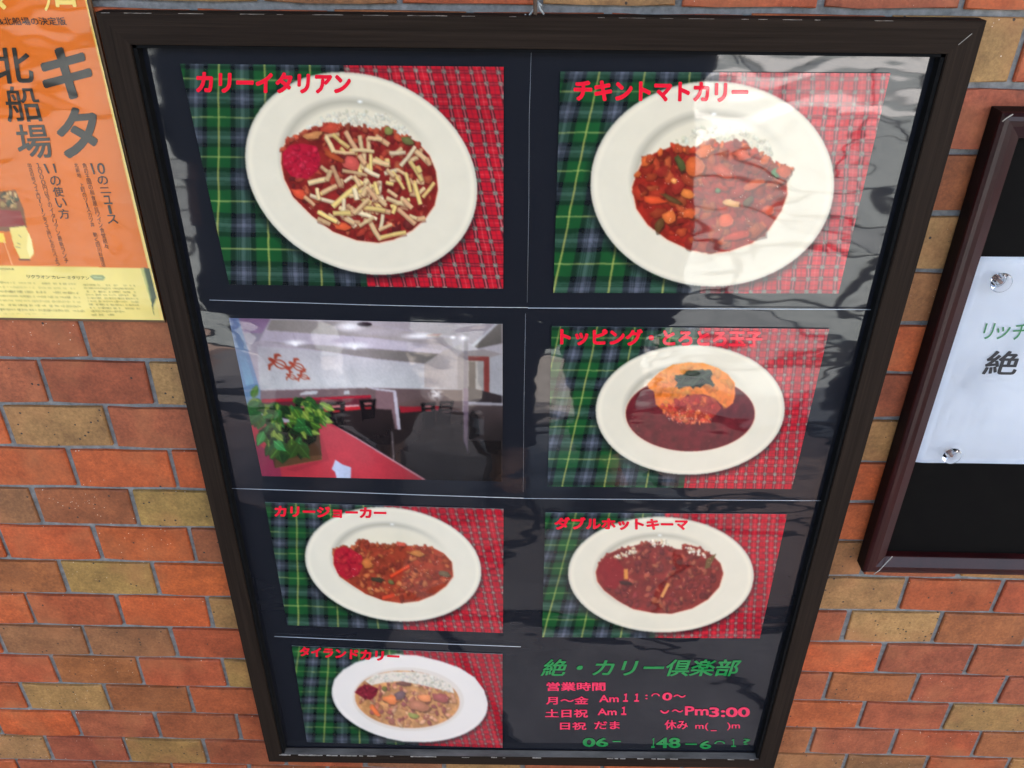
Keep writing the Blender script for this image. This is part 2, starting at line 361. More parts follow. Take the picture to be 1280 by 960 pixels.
class Print:
    """a picture painted on a fine grid; coordinates are those of the enlarged view it was studied in"""
    SS = 2
    def __init__(self, corners, nx, ny, off, k, base=(10, 12, 18), seed=1):
        self.c = corners; self.nx, self.ny = nx, ny; self.w, self.h = nx*self.SS, ny*self.SS
        self.off, self.k = off, k
        self.H = homog(corners, [(0, 0), (self.w, 0), (self.w, self.h), (0, self.h)])
        self.Hi = np.linalg.inv(self.H)
        self.A = np.zeros((self.h, self.w, 3)); self.A[:] = base
        jj, ii = np.mgrid[0:self.h, 0:self.w]
        px, py = happly(self.Hi, ii+.5, jj+.5)
        self.X = (px-off[0])*k; self.Y = (py-off[1])*k      # view coordinates of every texel
        self.seed = seed; self.r = random.Random(seed)
        self.sc = self.w/(max(c[0] for c in corners)-min(c[0] for c in corners))/k   # texels per view unit
    def T(self, pts):
        a = np.array(pts, float); x, y = happly(self.H, a[:, 0]/self.k+self.off[0], a[:, 1]/self.k+self.off[1]); return x, y
    def mask(self, pts):
        x, y = self.T(pts)
        x0, x1 = max(0, int(x.min())-1), min(self.w, int(x.max())+2); y0, y1 = max(0, int(y.min())-1), min(self.h, int(y.max())+2)
        if x1 <= x0 or y1 <= y0: return None
        gy, gx = np.mgrid[y0:y1, x0:x1]; gx = gx+.5; gy = gy+.5
        ins = np.zeros(gx.shape, bool); n = len(x); j = n-1
        for i in range(n):
            if y[i] != y[j]:
                c = ((y[i] > gy) != (y[j] > gy)) & (gx < (x[j]-x[i])*(gy-y[i])/(y[j]-y[i])+x[i]); ins ^= c
            j = i
        return slice(y0, y1), slice(x0, x1), ins
    def poly(self, pts, col, a=1.0, col2=None, axis=1, tex=None):
        m = self.mask(pts)
        if m is None: return
        ys, xs, ins = m; c = np.array(col, float)
        if col2 is not None:
            q = (self.Y if axis else self.X)[ys, xs]; v = [p[axis] for p in pts]
            t = np.clip((q-min(v))/(max(v)-min(v)+1e-6), 0, 1)[..., None]; c = c*(1-t)+np.array(col2, float)*t
        else: c = np.broadcast_to(c, ins.shape+(3,))
        if tex is not None: c = c*tex[ys, xs][..., None]
        A = self.A[ys, xs]; A[ins] = (A*(1-a)+c*a)[ins]
    def ell(self, cx, cy, A, B, rho=0, n=72, wob=0):
        q = math.sqrt(1-rho*rho); p = []
        for i in range(n):
            t = 2*math.pi*i/n; k = 1+wob*math.sin(3*t+1)*.6+wob*math.sin(5*t)*.4
            p.append((cx+A*k*math.cos(t), cy+B*k*(rho*math.cos(t)+q*math.sin(t))))
        return p
    def rad(self, cx, cy, A, B, rho=0):
        q = math.sqrt(1-rho*rho); a = (self.X-cx)/A; b = ((self.Y-cy)/B-rho*a)/q
        return np.sqrt(a*a+b*b), a, b
    def blend(self, m, col):
        m = np.clip(m, 0, 1)[..., None]; self.A = self.A*(1-m)+np.array(col, float)*m
    def mul(self, m): self.A *= m[..., None]
    def stroke(self, x0, y0, x1, y1, w, col, a=1.0, w2=None):
        d = math.hypot(x1-x0, y1-y0) or 1; nx, ny = -(y1-y0)/d*w/2, (x1-x0)/d*w/2; k = (w2/w) if w2 else 1
        self.poly([(x0+nx, y0+ny), (x1+nx*k, y1+ny*k), (x1-nx*k, y1-ny*k), (x0-nx, y0-ny)], col, a)
    def blob(self, x, y, rx, ry, ang, col, a=1.0, n=11, rough=.25, lit=True):
        r = self.r; ph = [1+r.uniform(-rough, rough) for _ in range(n)]; ca, sa = math.cos(ang), math.sin(ang)
        def P(s, dx=0, dy=0):
            o = []
            for i in range(n):
                t = 2*math.pi*i/n; u, v = rx*s*ph[i]*math.cos(t), ry*s*ph[i]*math.sin(t); o.append((x+dx+u*ca-v*sa, y+dy+u*sa+v*ca))
            return o
        c = np.array(col, float)
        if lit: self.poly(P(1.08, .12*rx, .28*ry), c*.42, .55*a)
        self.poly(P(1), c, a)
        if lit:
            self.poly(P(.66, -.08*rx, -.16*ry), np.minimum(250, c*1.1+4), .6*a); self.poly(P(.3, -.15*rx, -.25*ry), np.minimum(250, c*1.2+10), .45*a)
    def inside(self, pts, x, y):
        ins = False; j = len(pts)-1
        for i in range(len(pts)):
            (xi, yi), (xj, yj) = pts[i], pts[j]
            if (yi > y) != (yj > y) and x < (xj-xi)*(y-yi)/(yj-yi)+xi: ins = not ins
            j = i
        return ins
    def scatter(self, pts, n, pal, smin, smax, a=.9, flat=.55, shrink=1.0):
        r = self.r; xs = [p[0] for p in pts]; ys = [p[1] for p in pts]; k = 0; t = 0
        cx, cy = sum(xs)/len(xs), sum(ys)/len(ys)
        while k < n and t < n*12:
            t += 1; x, y = r.uniform(min(xs), max(xs)), r.uniform(min(ys), max(ys))
            if not self.inside(pts, cx+(x-cx)/shrink, cy+(y-cy)/shrink): continue
            k += 1; s = r.uniform(smin, smax); c = r.choice(pal)
            kk = r.uniform(.86, 1.12); c = [v*kk*r.uniform(.97, 1.03) for v in c]
            self.blob(x, y, s, s*r.uniform(flat*.7, min(1, flat*1.5)), r.uniform(0, 3.14), c, a)
    def rim(self, pts, n, pal, smin, smax, ymax):
        r = self.r; top = [i for i in range(len(pts)) if pts[i][1] < ymax and pts[(i+1) % len(pts)][1] < ymax]
        for _ in range(n):
            i = r.choice(top); t = r.random(); a, b = pts[i], pts[(i+1) % len(pts)]; s = r.uniform(smin, smax); k = r.uniform(.86, 1.1)
            self.blob(a[0]+(b[0]-a[0])*t, a[1]+(b[1]-a[1])*t+s*.3, s, s*.7, r.uniform(0, 3), [v*k for v in r.choice(pal)], .95, 9, .35)
    def soft(self, n=1, k=1.0):
        for _ in range(n):
            P = np.pad(self.A, ((1, 1), (1, 1), (0, 0)), mode='edge'); B_ = (P[:-2]+2*P[1:-1]+P[2:])/4; B_ = (B_[:, :-2]+2*B_[:, 1:-1]+B_[:, 2:])/4
            self.A = self.A*(1-k)+B_*k
    def sparkle(self, pts, n, size, col=(255, 235, 215)):
        r = self.r; xs = [p[0] for p in pts]; ys = [p[1] for p in pts]; k = 0; t = 0
        while k < n and t < n*10:
            t += 1; x, y = r.uniform(min(xs), max(xs)), r.uniform(min(ys), max(ys))
            if not self.inside(pts, x, y): continue
            k += 1; s = size*r.uniform(.5, 1.3)
            for q in range(r.randint(1, 4)):
                self.blob(x+r.uniform(-4, 4)*s, y+r.uniform(-2, 2)*s, s*r.uniform(.5, 1.2), s*.5, r.uniform(-.4, .4), col, r.uniform(.4, .9), 6, .2, False)
    # two tartan cloths side by side
    def cloth(self, X0, S0, S1, ytop, ybot, lean, Bv, tilt, edge, redP, redlean, redB):
        X, Y = self.X, self.Y; t = (Y-ytop)/(ybot-ytop)
        n1 = fbm(self.h, self.w, 60, self.seed+5)-.5
        a = (X-(X0+lean*t)+n1*8)/(S0+(S1-S0)*t)
        yy = Y-tilt*(X-X0)+n1*6
        b = np.interp(yy, Bv, np.arange(len(Bv), dtype=float)) if len(Bv) > 1 else yy/Bv[0]
        lo = Bv[1]-Bv[0]; hi = Bv[-1]-Bv[-2]
        b = np.where(yy < Bv[0], (yy-Bv[0])/lo, b); b = np.where(yy > Bv[-1], len(Bv)-1+(yy-Bv[-1])/hi, b)
        def G(f, thin):
            f = (f % 1+1) % 1; d = np.minimum(f, 1-f); o = np.zeros(f.shape+(3,)); o[:] = (24, 88, 40)
            o[d > .25] = (12, 20, 22)
            k = (d > .35); st = (np.sin(f*2*np.pi*24) > 0)
            o[k & st] = (98, 102, 112); o[k & ~st] = (34, 42, 46)
            o[(d > .465)] = (118, 120, 132)
            o[d < thin] = (216, 212, 92); return o
        ga, gb = G(a, .017), G(b, .016)
        # the weft carries a lighter ladder between the bands
        g = ga*.55+gb*.45
        ya = np.minimum(a % 1, 1-a % 1) < .017; yb = np.minimum(b % 1, 1-b % 1) < .015
        g[ya] = g[ya]*.4+np.array((200, 196, 96))*.6; g[yb] = g[yb]*.45+np.array((175, 195, 110))*.55
        g *= (.84+.1*np.sin(X*self.sc*1.9)*np.sin(Y*self.sc*2.1))[..., None]
        ar = (X-redlean*(Y-ytop)+n1*10)/redP; br = (Y-tilt*X+n1*8)/redB
        def Rd(f):
            f = f % 1; d = np.minimum(f, 1-f); e = np.abs(d-.24)
            return e < .024, (e > .028) & (e < .078), d < .014, d > .482
        rr = np.zeros(ga.shape); rr[:] = (192, 22, 38)
        wa, ka, ta, ba = Rd(ar); wb, kb, tb, bb = Rd(br)
        for w_, k_, t_, b_, q in ((wb, kb, tb, bb, .14), (wa, ka, ta, ba, .30)):
            rr[t_] = rr[t_]*.6+np.array((240, 150, 130))*.4; rr[b_] = rr[b_]*.5+np.array((110, 24, 40))*.5
            rr[k_] = rr[k_]*(1-q-.40)+np.array((26, 28, 30))*(q+.40); rr[w_] = rr[w_]*(1-q)+np.array((230, 232, 205))*q
        cr = (wa | ka) & (wb | kb)
        ck = ((ar*40).astype(int)+(br*40).astype(int)) % 2 == 0
        rr[cr & ck] = (196, 196, 168); rr[cr & ~ck] = (40, 48, 44)
        rr *= (.93+.12*fbm(self.h, self.w, 30, self.seed+31))[..., None]
        e = edge[0][0]+(edge[1][0]-edge[0][0])*(Y-edge[0][1])/(edge[1][1]-edge[0][1])
        m = np.clip((X-e)*self.sc+.5, 0, 1)[..., None]
        self.A = g*(1-m)+rr*m
        self.mul(.86+.28*fbm(self.h, self.w, 110, self.seed+9))
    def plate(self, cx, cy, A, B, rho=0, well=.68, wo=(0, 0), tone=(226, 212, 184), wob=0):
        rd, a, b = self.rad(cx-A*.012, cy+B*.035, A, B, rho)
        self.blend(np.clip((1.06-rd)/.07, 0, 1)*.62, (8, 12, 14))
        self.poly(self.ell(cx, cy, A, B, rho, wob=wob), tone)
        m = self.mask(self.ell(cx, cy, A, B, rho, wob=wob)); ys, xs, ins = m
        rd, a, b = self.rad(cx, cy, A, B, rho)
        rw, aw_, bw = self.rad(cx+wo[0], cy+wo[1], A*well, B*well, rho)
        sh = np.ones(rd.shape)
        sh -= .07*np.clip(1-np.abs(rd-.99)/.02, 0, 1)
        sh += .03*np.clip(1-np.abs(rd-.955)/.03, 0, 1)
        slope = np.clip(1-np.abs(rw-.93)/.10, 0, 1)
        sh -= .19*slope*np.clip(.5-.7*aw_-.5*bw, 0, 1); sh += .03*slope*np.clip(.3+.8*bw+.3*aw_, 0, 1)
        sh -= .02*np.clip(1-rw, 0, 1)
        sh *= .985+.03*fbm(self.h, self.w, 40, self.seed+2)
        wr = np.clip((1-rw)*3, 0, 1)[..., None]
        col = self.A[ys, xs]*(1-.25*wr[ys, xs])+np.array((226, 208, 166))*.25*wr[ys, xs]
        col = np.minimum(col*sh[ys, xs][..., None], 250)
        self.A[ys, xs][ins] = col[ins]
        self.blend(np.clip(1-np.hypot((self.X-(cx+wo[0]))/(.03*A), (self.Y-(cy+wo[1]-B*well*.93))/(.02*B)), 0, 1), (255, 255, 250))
    def sauce(self, pts, col, rim=(214, 120, 84)):
        c = np.array([(sum(p[0] for p in pts)/len(pts)), (sum(p[1] for p in pts)/len(pts))])
        g = [tuple(c+(np.array(p)-c)*1.022+np.array((0, 1.5))) for p in pts]
        self.poly(g, (236, 196, 160), .55); self.poly([tuple(c+(np.array(p)-c)*1.008) for p in pts], rim, .8)
        self.poly(pts, col, 1, tex=.72+.56*fbm(self.h, self.w, 16, self.seed+20))
    def build(self, name, parent, z, mat):
        A = np.clip(self.A, 0, 255); A = A.reshape(self.ny, self.SS, self.nx, self.SS, 3).mean((1, 3))
        ny, nx = self.ny, self.nx
        jj, ii = np.mgrid[0:ny+1, 0:nx+1].astype(float)
        px, py = happly(self.Hi, ii*self.SS, jj*self.SS); u, v = uv_grid(px, py, z)
        co = np.zeros(((ny+1)*(nx+1), 3)); co[:, 0] = ((u-6)*S).ravel(); co[:, 1] = -z*S; co[:, 2] = (HZ-(v-CU[1])*S).ravel()
        idx = np.arange((ny+1)*(nx+1)).reshape(ny+1, nx+1)
        q = np.stack([idx[:-1, :-1], idx[1:, :-1], idx[1:, 1:], idx[:-1, 1:]], -1).reshape(-1)
        nf = ny*nx; nv0 = len(co)
        # thickness: a skirt and a back so that the sheet is a real thin card
        bc = [co[idx[0, 0]], co[idx[0, -1]], co[idx[-1, -1]], co[idx[-1, 0]]]
        th = .0007 if z > .1 else .0012
        extra = np.array([(c[0], c[1]-.00001, c[2]) for c in bc]+[(c[0], c[1]+th, c[2]) for c in bc])
        co = np.vstack([co, extra]); e = nv0
        sk = []
        for i in range(4): sk += [e+i, e+(i+1) % 4, e+4+(i+1) % 4, e+4+i]
        sk += [e+4, e+5, e+6, e+7]
        loops = np.concatenate([q, np.array(sk)]); nfa = nf+5
        me = bpy.data.meshes.new(name); me.vertices.add(len(co)); me.vertices.foreach_set('co', co.ravel())
        me.loops.add(len(loops)); me.loops.foreach_set('vertex_index', loops.astype(np.int32))
        me.polygons.add(nfa); me.polygons.foreach_set('loop_start', (np.arange(nfa)*4).astype(np.int32))
        me.update(calc_edges=True)
        P = np.pad(A, ((0, 1), (0, 1), (0, 0)), mode='edge')
        P[1:-1, 1:-1] = (A[:-1, :-1]+A[1:, :-1]+A[:-1, 1:]+A[1:, 1:])/4*.35+A[1:, 1:]*.65
        c4 = np.ones((len(co), 4)); c4[:nv0, :3] = srgb(P.reshape(-1, 3)); c4[nv0:, :3] = .3
        at_ = me.color_attributes.new("print", 'FLOAT_COLOR', 'POINT'); at_.data.foreach_set('color', c4.ravel().astype(np.float32))
        me.materials.append(mat)
        o = bpy.data.objects.new(name, me); COL.objects.link(o)
        if parent: attach(o, parent)
        return o

# ------------------------------------------------------------------ lettering
def glyph_mesh(txt, bold=.02, shear=0.0, res=3):
    cu = bpy.data.curves.new("t", 'FONT'); cu.body = txt; cu.size = 1; cu.shear = shear; cu.resolution_u = res
    cu.dimensions = '2D'; cu.fill_mode = 'BOTH'
    o = bpy.data.objects.new("t", cu); COL.objects.link(o)
    dg = bpy.context.evaluated_depsgraph_get(); dg.update()
    me = bpy.data.meshes.new_from_object(o.evaluated_get(dg))
    bpy.data.objects.remove(o); bpy.data.curves.remove(cu)
    if bold > 0:      # thicken the strokes: slightly shifted layers, each 0.02 mm above the last
        bm = bmesh.new(); bm.from_mesh(me); base = bm.verts[:]; fs = bm.faces[:]
        n = 8 if bold > .025 else 4; b = bold*.62
        for k in range(n):
            a = 2*math.pi*(k+.5)/n; r_ = bmesh.ops.duplicate(bm, geom=base+fs)
            bmesh.ops.translate(bm, verts=[v for v in r_['geom'] if isinstance(v, bmesh.types.BMVert)], vec=(b*math.cos(a), b*math.sin(a), (k+1)*1.0))
        bm.to_mesh(me); bm.free()
    return me
def text_in(txt, quad, z, mat, parent, name="lettering", bold=.02, shear=0.0, res=3, box=None):
    me = glyph_mesh(txt, bold, shear, res); n = len(me.vertices); co = np.zeros(n*3); me.vertices.foreach_get('co', co); co = co.reshape(-1, 3)
    co[:, 2] = np.round(co[:, 2]); x0, x1, y0, y1 = co[:, 0].min(), co[:, 0].max(), co[:, 1].min(), co[:, 1].max()
    H = homog([(x0, y1), (x1, y1), (x1, y0), (x0, y0)], quad)
    px, py = happly(H, co[:, 0], co[:, 1]); u, v = uv_grid(px, py, z)
    co[:, 0] = (u-6)*S; lay = co[:, 2].copy(); co[:, 1] = -z*S-lay*.00002; co[:, 2] = HZ-(v-CU[1])*S
    me.vertices.foreach_set('co', co.ravel()); me.update()
    me.flip_normals() if me.polygons and me.polygons[0].normal.y > 0 else None
    me.materials.clear(); me.materials.append(mat); me.name = name
    o = bpy.data.objects.new(name, me); COL.objects.link(o)
    if parent: attach(o, parent)
    return o
def rq(x0, y0, x1, y1, dy=0): return [(x0, y0), (x1, y0+dy), (x1, y1+dy), (x0, y1)]

# ------------------------------------------------------------------ the big menu frame
ZF, ZB = .20, .11
frame = empty("menu_frame", at(651, 945, .05))
tag(frame, "large dark wood frame with seven curry house photos on black, hung on brick wall", "picture frame")
OUT = [(118.5, 15.5), (1234, 26), (967.5, 961), (336, 952.5)]
INN = [(163.3, 56), (1184, 67.5), (949, 950), (352, 943.5)]
def UVs(pts, z): return [uv_at(x, y, z) for x, y in pts]
oF, iF = UVs(OUT, ZF), UVs(INN, ZF)
def rail(k, mat):
    j = (k+1) % 4; bm = bmesh.new()
    loop = [oF[k], oF[j], iF[j], iF[k]]
    prism(bm, [W(u, v, ZF) for u, v in loop], [W(u, v, .05) for u, v in loop])
    bmesh.ops.recalc_face_normals(bm, faces=bm.faces[:])
    long_ = [e for e in bm.edges if e.calc_length() > .3]
    bmesh.ops.bevel(bm, geom=long_, offset=.0008, segments=2, affect='EDGES')
    return attach(obj("frame_rail", bm, mat), frame)
for k in range(4): rail(k, (M_WOOD_H, M_WOOD_V)[k % 2])
# black lips on three inner sides
cin = np.mean(np.array(iF), 0)
def shr(p, d): return (p[0]+(d if p[0] < cin[0] else -d), p[1]+(d if p[1] < cin[1] else -d))
for k, nm in ((0, 't'), (1, 'r'), (3, 'l')):
    j = (k+1) % 4; a, b = shr(iF[k], .005), shr(iF[j], .005); a2, b2 = shr(a, .028), shr(b, .028)
    if k == 0: a2, b2 = (a[0], a[1]+.02), (b[0], b[1]+.02)
    if k in (1, 3): a2 = (a2[0], a[1]); b2 = (b2[0], b[1])
    bm = bmesh.new(); prism(bm, [W(*a, .185), W(*b, .185), W(*b2, .185), W(*a2, .185)], [W(*a, .06), W(*b, .06), W(*b2, .06), W(*a2, .06)])
    attach(obj("inner_lip", bm, M_LIP), frame)
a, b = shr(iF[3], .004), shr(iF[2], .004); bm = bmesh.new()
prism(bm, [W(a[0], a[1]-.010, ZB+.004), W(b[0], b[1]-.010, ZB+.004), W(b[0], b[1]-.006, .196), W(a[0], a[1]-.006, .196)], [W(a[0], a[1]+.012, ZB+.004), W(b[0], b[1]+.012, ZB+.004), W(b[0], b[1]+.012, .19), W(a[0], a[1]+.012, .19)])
attach(obj("lit_ledge", bm, noisy_mat("lit_wood_ledge", (.05, .045, .04, 1), (.14, .13, .115, 1), 40, .9, .0004, 5, (.3, 1, 1))), frame)  # paler wood tone paints in the light falling on the ledge from above
iB = [shr(p, -.06) for p in iF]
bm = bmesh.new(); prism(bm, [W(u, v, ZB-.012) for u, v in iB], [W(u, v, .055) for u, v in iB]); attach(obj("backing_card", bm, M_BACK), frame)
# chipped paint along the bottom ledge, the top edge and the mitres
def chips(n, p0, p1, z, dv, sz, seed, ny=0):
    r = random.Random(seed); bm = bmesh.new()
    for i in range(n):
        t = r.random(); x = p0[0]+(p1[0]-p0[0])*t; y = p0[1]+(p1[1]-p0[1])*t
        u, v = uv_at(x, y, z); L = sz*r.uniform(.3, 1.6); hgt = dv*r.uniform(.4, 1.2); m = 7
        top = [(u+L*(q/m-.5), v-hgt*r.uniform(.2, 1)) for q in range(m+1)]; bot = [(u+L*(q/m-.5), v+hgt*r.uniform(.0, .5)) for q in range(m, -1, -1)]
        lp = top+bot; prism(bm, [W(a, b, z+.004) for a, b in lp], [W(a, b, z-.012) for a, b in lp])
    return attach(obj("paint_chips", bm, M_CHIP), frame)
tag(chips(26, (352, 943.8), (560, 946.5), ZF, .008, .09, 4), kind="stuff")
tag(chips(16, (560, 946.5), (946, 950), ZF, .006, .06, 5), kind="stuff")
tag(chips(12, (122, 16), (560, 20), ZF, .0022, .13, 6), kind="stuff")
tag(chips(12, (560, 20), (1150, 26.5), ZF, .002, .12, 9), kind="stuff")
# mitre scratch at the top right corner and at top left
bm = bmesh.new()
a, b = at(1198, 56, ZF+.002), at(1215, 42, ZF+.002); tube(bm, [a, b], .0003, 5); attach(obj("mitre_scratch", bm, M_CHIP), frame)
# highlights on the clear sleeve edges across the backing, painted as pale strips
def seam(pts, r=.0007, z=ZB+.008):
    bm = bmesh.new(); tube(bm, [at(x, y, z) for x, y in pts], r*.62, 6); return attach(obj("sleeve_edge_glint", bm, M_SEAM, smooth=True), frame)
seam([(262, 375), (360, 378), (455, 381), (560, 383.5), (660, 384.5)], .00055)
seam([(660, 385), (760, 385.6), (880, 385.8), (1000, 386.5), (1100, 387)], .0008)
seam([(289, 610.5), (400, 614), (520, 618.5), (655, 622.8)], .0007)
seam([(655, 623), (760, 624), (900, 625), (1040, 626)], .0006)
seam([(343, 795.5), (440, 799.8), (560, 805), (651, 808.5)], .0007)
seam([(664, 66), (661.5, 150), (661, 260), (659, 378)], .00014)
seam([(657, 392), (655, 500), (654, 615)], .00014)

CREAM = (234, 228, 212)
def paint_curry_cheese():
    p = Print([(225, 79.7), (629.5, 83.6), (629, 360.9), (286.5, 355.5)], 380, 262, (220, 60), 3.048, seed=11)
    p.cloth(165, 172, 198, 60, 900, -4, [-30, 120, 265, 415, 583, 765, 950], .02, [(640, 60), (732, 915)], 104, .2, 92)
    p.plate(707, 479, 442, 386, .17, .70, (-5, -22))
    f = [(405, 390), (430, 350), (475, 330), (500, 315), (560, 300), (575, 285), (640, 300), (720, 305), (790, 320), (800, 305), (830, 310), (850, 345), (880, 340), (920, 360), (965, 410), (990, 470), (998, 540), (985, 600), (950, 650), (900, 695), (830, 730), (770, 742), (690, 733), (600, 700), (520, 640), (450, 570), (415, 500), (403, 440)]
    p.scatter([(480, 320), (560, 255), (680, 235), (800, 250), (900, 320), (820, 330), (600, 310)], 220, [(232, 222, 196), (220, 206, 176), (236, 228, 206)], 4, 9, .35)
    p.sauce(f, (128, 32, 28))
    p.scatter(f, 170, [(150, 50, 36), (110, 26, 26), (165, 66, 44), (96, 30, 30), (176, 84, 52)], 8, 22, .75, shrink=.94)
    p.rim(f, 40, [(176, 70, 44), (150, 50, 36), (140, 60, 40)], 8, 18, 420)
    pk = [(407, 400), (435, 372), (480, 365), (535, 375), (552, 420), (540, 470), (500, 500), (440, 490), (410, 450)]
    p.poly(pk, (178, 22, 46)); p.scatter(pk, 60, [(196, 24, 52), (168, 14, 40), (206, 44, 66)], 6, 16, .6, shrink=.9)
    p.blob(470, 555, 30, 18, .3, (205, 72, 44)); p.blob(632, 680, 32, 14, .1, (205, 84, 46)); p.blob(595, 305, 38, 20, -.2, (176, 62, 42)); p.blob(520, 335, 40, 14, -.2, (186, 120, 70))
    p.blob(812, 318, 18, 16, .2, (120, 118, 60)); p.blob(885, 355, 24, 16, .3, (98, 96, 52)); p.blob(672, 440, 34, 26, .3, (190, 78, 66)); p.blob(600, 412, 44, 12, .5, (160, 66, 34))
    p.sparkle(f, 46, 2.2)
    Z = 5.818; o = ((340-220)*3.048, (140-60)*3.048); k = 3.048/Z
    L = [(390,180,490,165),(395,185,450,290),(450,170,560,260),(540,150,620,280),(640,180,660,290),(672,290,662,415),(720,310,722,450),(360,400,430,450),(440,400,500,540),(520,430,690,462),(270,520,400,490),(285,610,450,660),(450,685,650,520),(370,590,470,540),(525,640,510,765),(570,610,660,610),(660,610,700,550),(750,515,772,600),(730,590,830,680),(860,300,970,296),(940,390,1040,260),(1010,370,1090,500),(1050,290,1150,380),(975,450,1010,580),(1040,530,1080,670),(1100,620,1180,520),(880,440,960,560),(870,690,1000,640),(920,710,1040,815),(840,630,1000,680),(600,730,760,780),(670,700,820,720),(700,640,600,740),(715,800,790,930),(800,915,970,878),(340,730,470,800),(240,620,310,680),(640,830,740,770),(780,860,870,820),(760,180,850,240),(800,200,700,190),(450,740,570,740),(330,560,345,640),(600,470,640,540),(740,355,850,385),(590,280,740,290),(460,290,600,300),(680,420,780,470),(620,640,600,560),(960,640,1020,700),(430,430,400,500),(840,420,890,470),(700,560,760,640),(1130,340,1150,390),(1060,400,1080,440),(880,740,900,690)]
    rr = p.r
    for _ in range(70):
        x, y = min(1080, max(380, rr.gauss(740, 190))), min(800, max(240, rr.gauss(560, 150))); t = rr.uniform(0, 3.14); q = rr.uniform(25, 52); L.insert(rr.randrange(0, 20), (x-q*math.cos(t), y-q*math.sin(t), x+q*math.cos(t), y+q*math.sin(t)))
    for (x0, y0, x1, y1) in L:
        X0, Y0, X1, Y1 = o[0]+x0*k, o[1]+y0*k, o[0]+x1*k, o[1]+y1*k; dx_, dy_ = (X1-X0)*.04, (Y1-Y0)*.04; X0, X1, Y0, Y1 = X0-dx_, X1+dx_, Y0-dy_, Y1+dy_; w = 17.5*rr.uniform(.8, 1.25)
        c = np.array(rr.choice([(226, 194, 138), (216, 176, 124), (230, 196, 116), (206, 158, 112), (226, 202, 158)]))*rr.uniform(.92, 1.05)
        bend = rr.uniform(-.04, .04); mx, my = (X0+X1)/2-(Y1-Y0)*bend, (Y0+Y1)/2+(X1-X0)*bend
        p.stroke(X0+2, Y0+5, mx+2, my+5, w*1.1, (96, 34, 26), .45); p.stroke(mx+2, my+5, X1+2, Y1+5, w*1.1, (96, 34, 26), .45)
        a_ = rr.uniform(.72, 1.0)
        for (q0, r0, q1, r1) in ((X0, Y0, mx, my), (mx, my, X1, Y1)):
            p.stroke(q0, r0, q1, r1, w, c*.84, a_, w*rr.uniform(.85, 1.05)); p.stroke(q0, r0-2, q1, r1-2, w*.6, np.minimum(c*1.04, 250), a_, w*rr.uniform(.4, .7))
        p.blob(mx, my-1, w*.42, w*.36, 0, np.minimum(c*1.0, 250), .8, 8, .15, False)
    p.soft(2, .8); return p
def paint_chicken_tomato():
    p = Print([(700.6, 89.3), (1113, 91.7), (1048, 367), (691.7, 366)], 385, 258, (660, 60), 2.4615, seed=12)
    p.cloth(220, 140, 168, 75, 750, -140, [20, 135, 262, 380, 520, 665, 820], .0, [(590, 75), (530, 755)], 86, -.1, 77)
    p.plate(568, 419, 375, 316, 0, .69, (5, -12))
    f = [(322, 430), (335, 390), (355, 350), (390, 325), (430, 310), (455, 298), (470, 310), (510, 312), (540, 295), (570, 285), (572, 300), (600, 295), (625, 287), (660, 290), (680, 310), (720, 325), (750, 360), (780, 358), (805, 370), (808, 385), (795, 405), (798, 450), (780, 500), (740, 560), (690, 600), (620, 625), (560, 632), (500, 622), (430, 590), (370, 545), (335, 495)]
    p.scatter([(450, 290), (520, 245), (640, 240), (740, 290), (760, 340), (680, 300), (560, 290)], 140, [(232, 222, 192), (222, 208, 172)], 4, 9, .35)
    p.sauce(f, (148, 34, 22))
    p.scatter(f, 210, [(158, 44, 24), (136, 32, 20), (166, 62, 30), (122, 28, 20), (170, 74, 36), (150, 40, 28)], 8, 28, .7, shrink=.93)
    p.rim(f, 46, [(190, 84, 36), (170, 50, 26), (160, 60, 30)], 8, 18, 400)
    for q in ((470, 355, 12, 26, -.5, (72, 74, 34)), (440, 465, 34, 7, .5, (88, 62, 30)), (765, 385, 16, 14, 0, (70, 110, 60)), (785, 380, 24, 18, .2, (178, 70, 34)), (492, 450, 20, 15, .2, (205, 110, 46)), (450, 410, 9, 8, 0, (226, 140, 70)), (385, 470, 36, 12, .1, (206, 72, 34)), (435, 520, 20, 20, 0, (202, 98, 44)), (510, 370, 30, 30, .4, (190, 84, 36)), (545, 315, 28, 18, -.4, (204, 92, 36)), (495, 510, 24, 16, 0, (196, 84, 38)), (585, 440, 8, 8, 0, (80, 100, 60)), (625, 478, 26, 12, .2, (210, 150, 90)), (660, 330, 28, 16, .3, (190, 74, 44)), (700, 420, 34, 12, -.4, (184, 76, 40)), (610, 530, 22, 22, 0, (206, 80, 44)), (680, 470, 10, 20, .8, (90, 66, 40)), (600, 380, 30, 18, .6, (176, 62, 36)), (640, 580, 40, 14, -.2, (176, 50, 30)), (740, 500, 22, 14, 0, (190, 70, 40)), (405, 545, 14, 22, .3, (92, 60, 28))): p.blob(*q)
    p.soft(2); p.sparkle(f, 60, 1.9); return p
